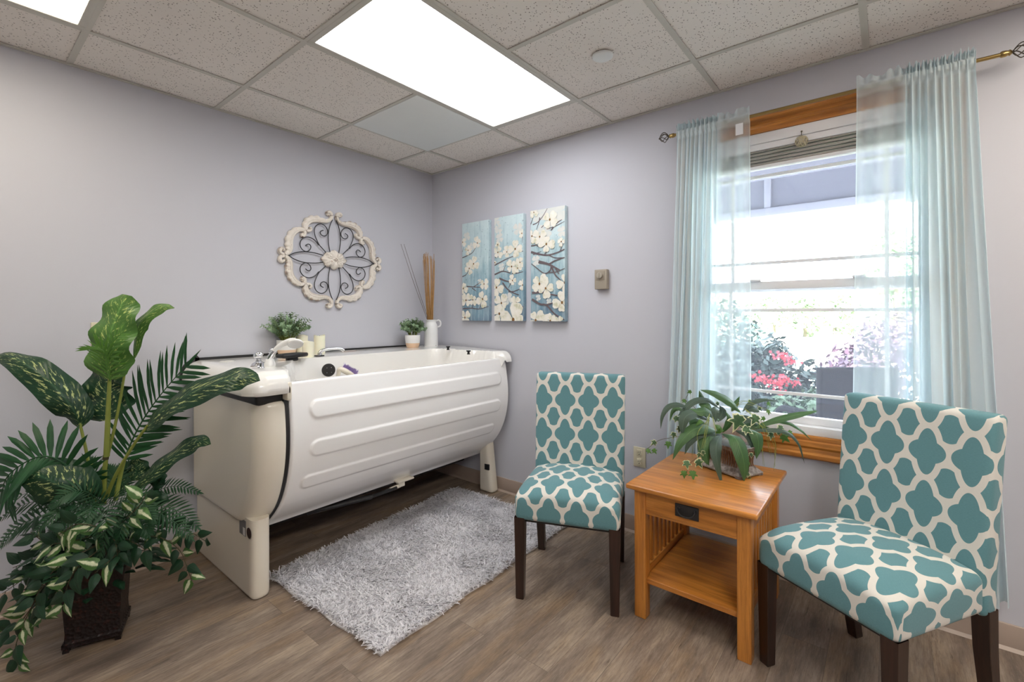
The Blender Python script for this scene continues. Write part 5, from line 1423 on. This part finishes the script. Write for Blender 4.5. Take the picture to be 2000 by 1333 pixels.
# ferns: arching fronds all round the rim
FE = [[(200, 985, 0), (150, 950, .03), (80, 955, .05), (0, 985, .05)], [(195, 990, -.02), (120, 975, -.04), (50, 985, -.06), (0, 1015, -.06)], [(190, 1000, -.03), (110, 1000, -.07), (45, 1025, -.09), (5, 1065, -.1)],
      [(200, 990, -.04), (150, 1000, -.12), (110, 1030, -.16), (90, 1060, -.16)], [(210, 985, -.05), (190, 985, -.14), (170, 1010, -.2), (160, 1045, -.22)], [(215, 985, -.05), (212, 990, -.16), (205, 1030, -.22), (196, 1085, -.22)],
      [(220, 988, -.04), (245, 1000, -.14), (235, 1040, -.20), (225, 1080, -.2)], [(230, 985, -.02), (290, 995, -.06), (340, 1020, -.08), (372, 1050, -.08)], [(235, 982, 0), (300, 985, .02), (350, 1000, .02), (385, 1030, .02)],
      [(240, 975, .03), (300, 960, .04), (345, 950, .03), (388, 962, .03)], [(215, 975, .06), (180, 920, .10), (165, 895, .12)], [(225, 975, .06), (245, 930, .10), (250, 905, .12)], [(195, 980, .05), (140, 930, .08), (110, 920, .1)], [(205, 985, -.05), (165, 960, -.1), (130, 965, -.14), (100, 990, -.16)],
      [(250, 990, -.06), (275, 1010, -.12), (290, 1045, -.14)], [(170, 1000, -.05), (120, 1035, -.1), (90, 1080, -.12), (70, 1110, -.12)], [(215, 975, -.06), (250, 968, -.12), (280, 985, -.16), (300, 1015, -.18)], [(205, 978, .03), (222, 940, .07), (208, 915, .08)],
      [(190, 985, -.06), (140, 985, -.12), (100, 1010, -.18), (60, 1050, -.2)], [(180, 995, .0), (100, 1005, .02), (30, 1030, .02), (-10, 1075, .02)]]
for i, f in enumerate(FE):
    frond(f, .060 + .012 * (i % 3), 20, .0042, 'fern', 'fern_frond', ang=62, droop=.06, taper=(.55, 1.0, .25), rad=.0018, nv=3, hint=TC + Vector((0, 0, .9)))
# trailing vines
def vine(pts, n, lw, seed, dark=.5, name='trailing_vine'):
    r_ = random.Random(seed); P = crom([A(*p) for p in pts], 40); m = MB(); m.tube(P, [.0022, .0012], n=5); m.build(name, M['stem_dark'], t)
    mm = MB()
    for i in range(n):
        x = (i + .6) / n * 39; a = int(x); p = P[a].lerp(P[a + 1], x - a); tn = (P[a + 1] - P[a]).normalized(); sd = tn.cross(TC).normalized() * (1 if i % 2 else -1)
        d = (tn * r_.uniform(.2, .7) + sd * r_.uniform(.5, 1) + TC * r_.uniform(-.1, .5) + Vector((0, 0, r_.uniform(-.5, .1)))).normalized(); w = lw * r_.uniform(.75, 1.2)
        b = p + d * .010; nr = (TC + Vector((r_.uniform(-.4, .4), r_.uniform(-.4, .4), r_.uniform(.1, .9)))).normalized()
        mm.cur = 0 if r_.random() < dark else 1
        mm.tube([p, b], .001, n=4); mm.leaf([b, b + d * w * 1.05 + nr * w * .12, b + d * w * 2.15 - nr * w * .15], w * .60, nr, 'heart', fold=.18, nv=7, nu=3)
    mm.build('vine_leaves', [M['vine_green'], M['vine_var']], t, angle=None)
VN = [[(190, 1045, -.1), (130, 1060, -.16), (90, 1060, -.18), (60, 1040, -.18)], [(195, 1060, -.12), (140, 1095, -.18), (90, 1140, -.2), (55, 1200, -.2), (30, 1265, -.2), (35, 1300, -.2)], [(185, 1060, -.08), (110, 1100, -.12), (50, 1130, -.14), (5, 1160, -.14)],
      [(210, 1060, -.13), (180, 1085, -.22), (150, 1110, -.25), (130, 1150, -.25), (125, 1190, -.24)], [(240, 1060, -.12), (235, 1075, -.2), (215, 1095, -.24), (185, 1120, -.26)], [(255, 1050, -.04), (310, 1050, -.05), (350, 1075, -.06), (365, 1110, -.06), (375, 1135, -.06)],
      [(250, 1035, 0), (320, 1030, 0), (370, 1040, 0), (405, 1060, 0)], [(230, 1030, -.1), (250, 1010, -.18), (275, 985, -.2), (285, 965, -.2)], [(205, 1045, -.14), (190, 1030, -.22), (150, 1025, -.25), (115, 1045, -.26)], [(180, 1070, -.06), (90, 1150, -.10), (40, 1215, -.12), (0, 1235, -.12)],
      [(235, 1050, -.13), (260, 1060, -.17), (285, 1075, -.18)], [(205, 1060, -.14), (160, 1080, -.2), (110, 1110, -.22), (70, 1170, -.22), (90, 1210, -.2)], [(190, 1075, -.1), (130, 1110, -.14), (90, 1115, -.16)], [(185, 1060, -.04), (120, 1060, -.05), (70, 1090, -.06), (25, 1110, -.06)],
      [(210, 1040, -.15), (225, 1060, -.22), (230, 1090, -.22)]]
for i, p in enumerate(VN): vine(p, [12, 21, 17, 14, 9, 12, 11, 10, 11, 17, 8, 18, 11, 13, 8][i], .030, 100 + i, dark=[.5, .6, .85, .55, .7, .5, .75, .4, .6, .7, .9, .6, .85, .9, .75][i])
# filler leaves round the rim, in the shadow-deepened green
m = MB(); r_ = random.Random(9)
for i in range(300):
    a = r_.uniform(0, 2 * PI); rr = r_.uniform(.04, .21); z = r_.uniform(.24 if rr > .12 else .33, .46 - .5 * max(0, rr - .12)); p = PC + Vector((rr * math.cos(a), rr * math.sin(a), z)); d = Vector((math.cos(a), math.sin(a), r_.uniform(-.5, .5))).normalized(); w = r_.uniform(.022, .036)
    m.leaf([p, p + d * w, p + d * w * 2 + Vector((0, 0, -w * .4))], w * .6, (d + Vector((0, 0, 1.2))), 'heart', fold=.15, nv=6, nu=2)
m.build('filler_leaves', M['vine_green'], t, angle=None)

# ------------------------------------------------------------------ arrangement on the end table
random.seed(5); QZ = .565; QC = Vector((-.288, -2.348, QZ)); QD = (QC - Vector(CAM)).dot(_d)
t = thing('table_plant', 'long-leaved plant with cream-edged ivy in a ribbed planter on the oak table', 'potted plant', tuple(QC))
k = NT('ribbed_glaze'); v = k.coord(); n1 = k.noise(v, 40, 4, .65)
k.bsdf(k.mix(k.ramp(n1, [(.4, 0), (.62, 1)]), sr(96, 82, 74), sr(158, 148, 140)), .45, Normal=k.bump(n1, .3, .001)); M['glaze'] = k.m
k = NT('brown_groove'); v = k.coord(); n1 = k.noise(v, 60, 3); k.bsdf(k.mix(n1, sr(72, 44, 30), sr(150, 112, 80)), .5); M['groove'] = k.m
pa = math.radians(66.5)   # long side direction
ux_, uy_ = Vector((math.cos(pa), math.sin(pa), 0)), Vector((-math.sin(pa), math.cos(pa), 0))
def rr_(hx, hy, z, r=.018, n=4):
    out = []
    for sx, sy, a0 in ((1, 1, 0), (-1, 1, 90), (-1, -1, 180), (1, -1, 270)):
        for q in range(n + 1):
            a = math.radians(a0 + 90 * q / n); out.append(QC + ux_ * (sx * (hx - r) + r * math.cos(a)) + uy_ * (sy * (hy - r) + r * math.sin(a)) + Vector((0, 0, z)))
    return out
m = MB(); ix = m.grid([rr_(.118, .078, .006, .008), rr_(.119, .079, .012, .008), rr_(.110, .071, .020, .008), rr_(.103, .063, .030), rr_(.098, .058, .036), rr_(.092, .054, .046), rr_(.090, .052, .060), rr_(.094, .055, .085), rr_(.102, .062, .108), rr_(.110, .069, .120), rr_(.112, .071, .126), rr_(.108, .067, .128), rr_(.098, .058, .118)], closed_u=True); m.face(*ix[-1]); m.face(*reversed(ix[0])); m.build('planter', M['glaze'], t, angle=30)
for sx, sy in ((1, 1), (1, -1), (-1, 1), (-1, -1)):
    c = QC + ux_ * sx * .102 + uy_ * sy * .064; m = MB(); m.lathe([(.0, 0), (.018, 0), (.019, .003), (.012, .010), (0, .012)], c, 12); m.build('planter_foot', M['glaze'], t)
m = MB()
for side in (1, -1):
    for q in range(-7, 8):
        c = [QC + ux_ * (q * .0115) * (1 + (h - .05) * 1.2) + uy_ * side * w + Vector((0, 0, h)) for h, w in ((.040, .0555), (.055, .0535), (.075, .0545), (.095, .0595), (.108, .0635))]
        m.tube(c, [.003, .0036, .003], n=6, smooth=10)
    for q in range(-3, 4):
        c = [QC + uy_ * (q * .0125) + ux_ * side * w + Vector((0, 0, h)) for h, w in ((.040, .096), (.055, .0915), (.075, .0935), (.095, .099), (.108, .103))]
        m.tube(c, [.003, .0036, .003], n=6, smooth=10)
m.build('planter_ribs', M['groove'], t)
m = MB(); ix = m.grid([rr_(.104, .063, .116), rr_(.03, .02, .130, .01)], closed_u=True); m.face(*ix[-1]); m.build('moss', M['stem_dark'], t)
X = lambda x, y, dd=0.0: at(1230 + x * .195, 740 + y * .195, QD + dd)
def Lc(pts, w, mat='lance', fold=.2, hint=None, prof='lance', name='long_leaf'):
    m = MB(); m.leaf([X(*p) for p in pts], w * .195 * QD / FPX, hint or (TC + Vector((0, 0, .9))), prof, fold=fold, wav=.001, nv=18, nu=3); m.build(name, M[mat], t, angle=None)
LL = [([(900, 545, 0), (790, 500, -.05), (640, 510, -.09), (510, 640, -.11), (430, 815, -.11)], 62, 'lance'), ([(905, 550, 0), (800, 570, -.06), (750, 680, -.1), (770, 800, -.11), (795, 870, -.11)], 68, 'lance'),
      ([(915, 560, -.02), (870, 650, -.1), (870, 800, -.13), (930, 1085, -.14)], 58, 'lance_grey'), ([(930, 550, -.02), (1050, 590, -.1), (1120, 740, -.14), (1150, 900, -.15), (1145, 1030, -.15)], 78, 'lance'),
      ([(1190, 500, 0), (1260, 540, -.07), (1290, 650, -.09), (1268, 805, -.09)], 66, 'lance'), ([(1110, 340, 0), (1000, 230, .0), (850, 150, .0), (704, 113, .0)], 52, 'lance'), ([(900, 300, .03), (780, 215, .02), (640, 230, .0), (540, 320, -.02), (480, 375, -.02)], 36, 'lance_grey'),
      ([(640, 340, .0), (520, 265, -.02), (400, 275, -.04), (330, 370, -.05), (308, 505, -.05)], 30, 'lance_grey'), ([(800, 420, 0), (660, 350, -.05), (560, 380, -.08), (530, 480, -.09), (530, 570, -.09)], 56, 'lance_grey'),
      ([(1130, 330, .02), (1210, 250, .03), (1340, 212, .03), (1500, 228, .03)], 26, 'lance_grey'), ([(1250, 500, 0), (1420, 430, .0), (1620, 375, -.02), (1770, 345, -.02), (1885, 322, -.02)], 36, 'lance'), ([(1150, 530, 0), (1350, 515, -.04), (1560, 535, -.06), (1690, 650, -.06), (1750, 850, -.06)], 26, 'lance_grey'),
      ([(1280, 460, .02), (1440, 425, .0), (1600, 450, -.01), (1730, 530, -.02), (1825, 628, -.02)], 22, 'lance'), ([(720, 290, .03), (720, 200, .04), (695, 118, .04)], 34, 'lance'), ([(1020, 330, .05), (1060, 260, .05), (1100, 178, .05)], 28, 'lance'), ([(850, 280, -.02), (860, 330, -.05), (862, 440, -.06)], 42, 'lance_grey'),
      ([(900, 420, 0), (780, 330, -.03), (680, 330, -.04), (600, 300, -.03)], 52, 'lance'), ([(820, 330, .0), (760, 270, .01), (690, 260, .02)], 60, 'lance'), ([(1060, 520, -.02), (1180, 560, -.05), (1230, 650, -.07), (1255, 780, -.07)], 44, 'lance_grey'), ([(900, 560, -.03), (700, 560, -.08), (600, 640, -.09), (550, 760, -.09)], 38, 'lance_grey'),
      ([(700, 440, -.03), (720, 420, -.06), (650, 480, -.07)], 26, 'ivy_green'), ([(860, 540, -.04), (900, 500, -.07), (850, 460, -.07)], 40, 'ivy_green'), ([(560, 330, .0), (480, 300, .02), (430, 330, .02), (400, 430, .02)], 24, 'lance'), ([(1300, 330, .05), (1230, 300, .05), (1160, 330, .05)], 40, 'lance_grey'), ([(930, 540, .0), (1000, 420, -.02), (960, 330, -.02)], 34, 'lance'),
      ([(880, 430, .02), (930, 330, .04), (900, 270, .05)], 44, 'lance_grey'), ([(1000, 450, .03), (1180, 400, .03), (1290, 470, .02)], 46, 'lance_grey'), ([(780, 470, .02), (650, 430, .03), (600, 470, .02)], 46, 'lance'), ([(1100, 480, .04), (1250, 470, .03), (1400, 490, .02)], 40, 'lance')]
for p, w, mt in LL: Lc(p, w, mt)
# ivy trails, each with its own leaves
def ivy_trail(pts, leaves, seed):
    r_ = random.Random(seed); m = MB(); m.tube([X(*p) for p in pts], .0011, n=5, smooth=16); m.build('ivy_trail', M['stem_dark'], t)
    m = MB()
    for x, y, s, var, *dd in leaves:
        p = X(x, y, dd[0] if dd else pts[-1][2]); m.cur = 0 if var else 1
        up = Vector((r_.uniform(-.8, .8), r_.uniform(-.3, .3), r_.uniform(-1, -.1)));
        m.ivy(p, s * .195 * QD / FPX * .95, TC + Vector((r_.uniform(-.25, .25), r_.uniform(-.25, .25), r_.uniform(.0, .6))), up)
    m.build('ivy_leaves', [M['ivy'], M['ivy_green']], t, angle=None)
ivy_trail([(780, 480, 0), (620, 560, -.03), (430, 590, -.04), (290, 620, -.05), (180, 700, -.05)], [(245, 640, 52, 1), (385, 655, 55, 0), (185, 722, 48, 0), (245, 722, 44, 0), (440, 560, 52, 1), (500, 500, 58, 1), (465, 400, 62, 1)], 1)
ivy_trail([(800, 600, -.05), (700, 760, -.11), (600, 860, -.12), (560, 980, -.12)], [(570, 850, 66, 1), (690, 840, 76, 1), (632, 955, 68, 0), (542, 950, 56, 0), (695, 765, 46, 1), (735, 740, 40, 1)], 2)
ivy_trail([(1000, 480, 0), (1050, 430, -.06), (1180, 400, -.09), (1300, 410, -.09)], [(1085, 420, 140, 1, -.10), (1255, 400, 92, 1, -.09), (1165, 510, 78, 1, -.12)], 3)
ivy_trail([(1200, 480, 0), (1400, 540, -.02), (1540, 570, -.03), (1600, 590, -.03)], [(1415, 565, 62, 1), (1548, 590, 78, 0), (1510, 490, 60, 1), (1605, 535, 40, 0), (1490, 545, 40, 1)], 4)
ivy_trail([(700, 350, .05), (620, 260, .07), (560, 220, .08), (590, 140, .08)], [(545, 222, 44, 0), (602, 132, 38, 0), (650, 210, 34, 0), (605, 250, 40, 0)], 5)
ivy_trail([(1150, 350, .06), (1300, 290, .07), (1390, 300, .07)], [(1390, 250, 40, 0), (1390, 330, 46, 0), (1300, 300, 44, 1), (1200, 225, 34, 1), (1340, 400, 44, 0)], 6)
ivy_trail([(1150, 640, -.05), (1200, 780, -.10), (1190, 950, -.12), (1220, 1120, -.12)], [(1215, 760, 40, 1), (1190, 850, 34, 0), (1185, 960, 38, 1), (1140, 1060, 36, 1), (1225, 1100, 34, 1), (1205, 1010, 28, 0), (1195, 1150, 24, 1)], 7)
ivy_trail([(860, 300, .04), (880, 250, .06)], [(880, 250, 44, 1), (1030, 300, 36, 1), (760, 380, 40, 1), (640, 400, 48, 1)], 8)
# grass strands
m = MB(); r_ = random.Random(3)
for a, b, c, s in (((800, 350, -.05), (770, 480, -.1), (735, 690, -.12), 5), ((830, 380, -.05), (850, 500, -.09), (850, 560, -.1), 3), ((1150, 300, 0), (1330, 480, -.06), (1415, 760, -.07), 3), ((1300, 480, 0), (1320, 650, -.04), (1340, 860, -.05), 2), ((620, 500, .0), (615, 650, -.03), (612, 800, -.04), 2), ((1020, 330, .02), (1150, 240, .0), (1400, 330, -.01), 3), ((1280, 440, .0), (1440, 620, -.03), (1440, 900, -.04), 3), ((800, 400, -.04), (690, 560, -.1), (700, 760, -.1), 2)):
    for k_ in range(s):
        j = lambda p: (p[0] + r_.uniform(-22, 22), p[1] + r_.uniform(-22, 22), p[2]); m.tube([X(*a), X(*j(b)), X(*j(c))], [.0011, .0005], n=4, smooth=12)
m.build('grass_strands', M['stem'], t)
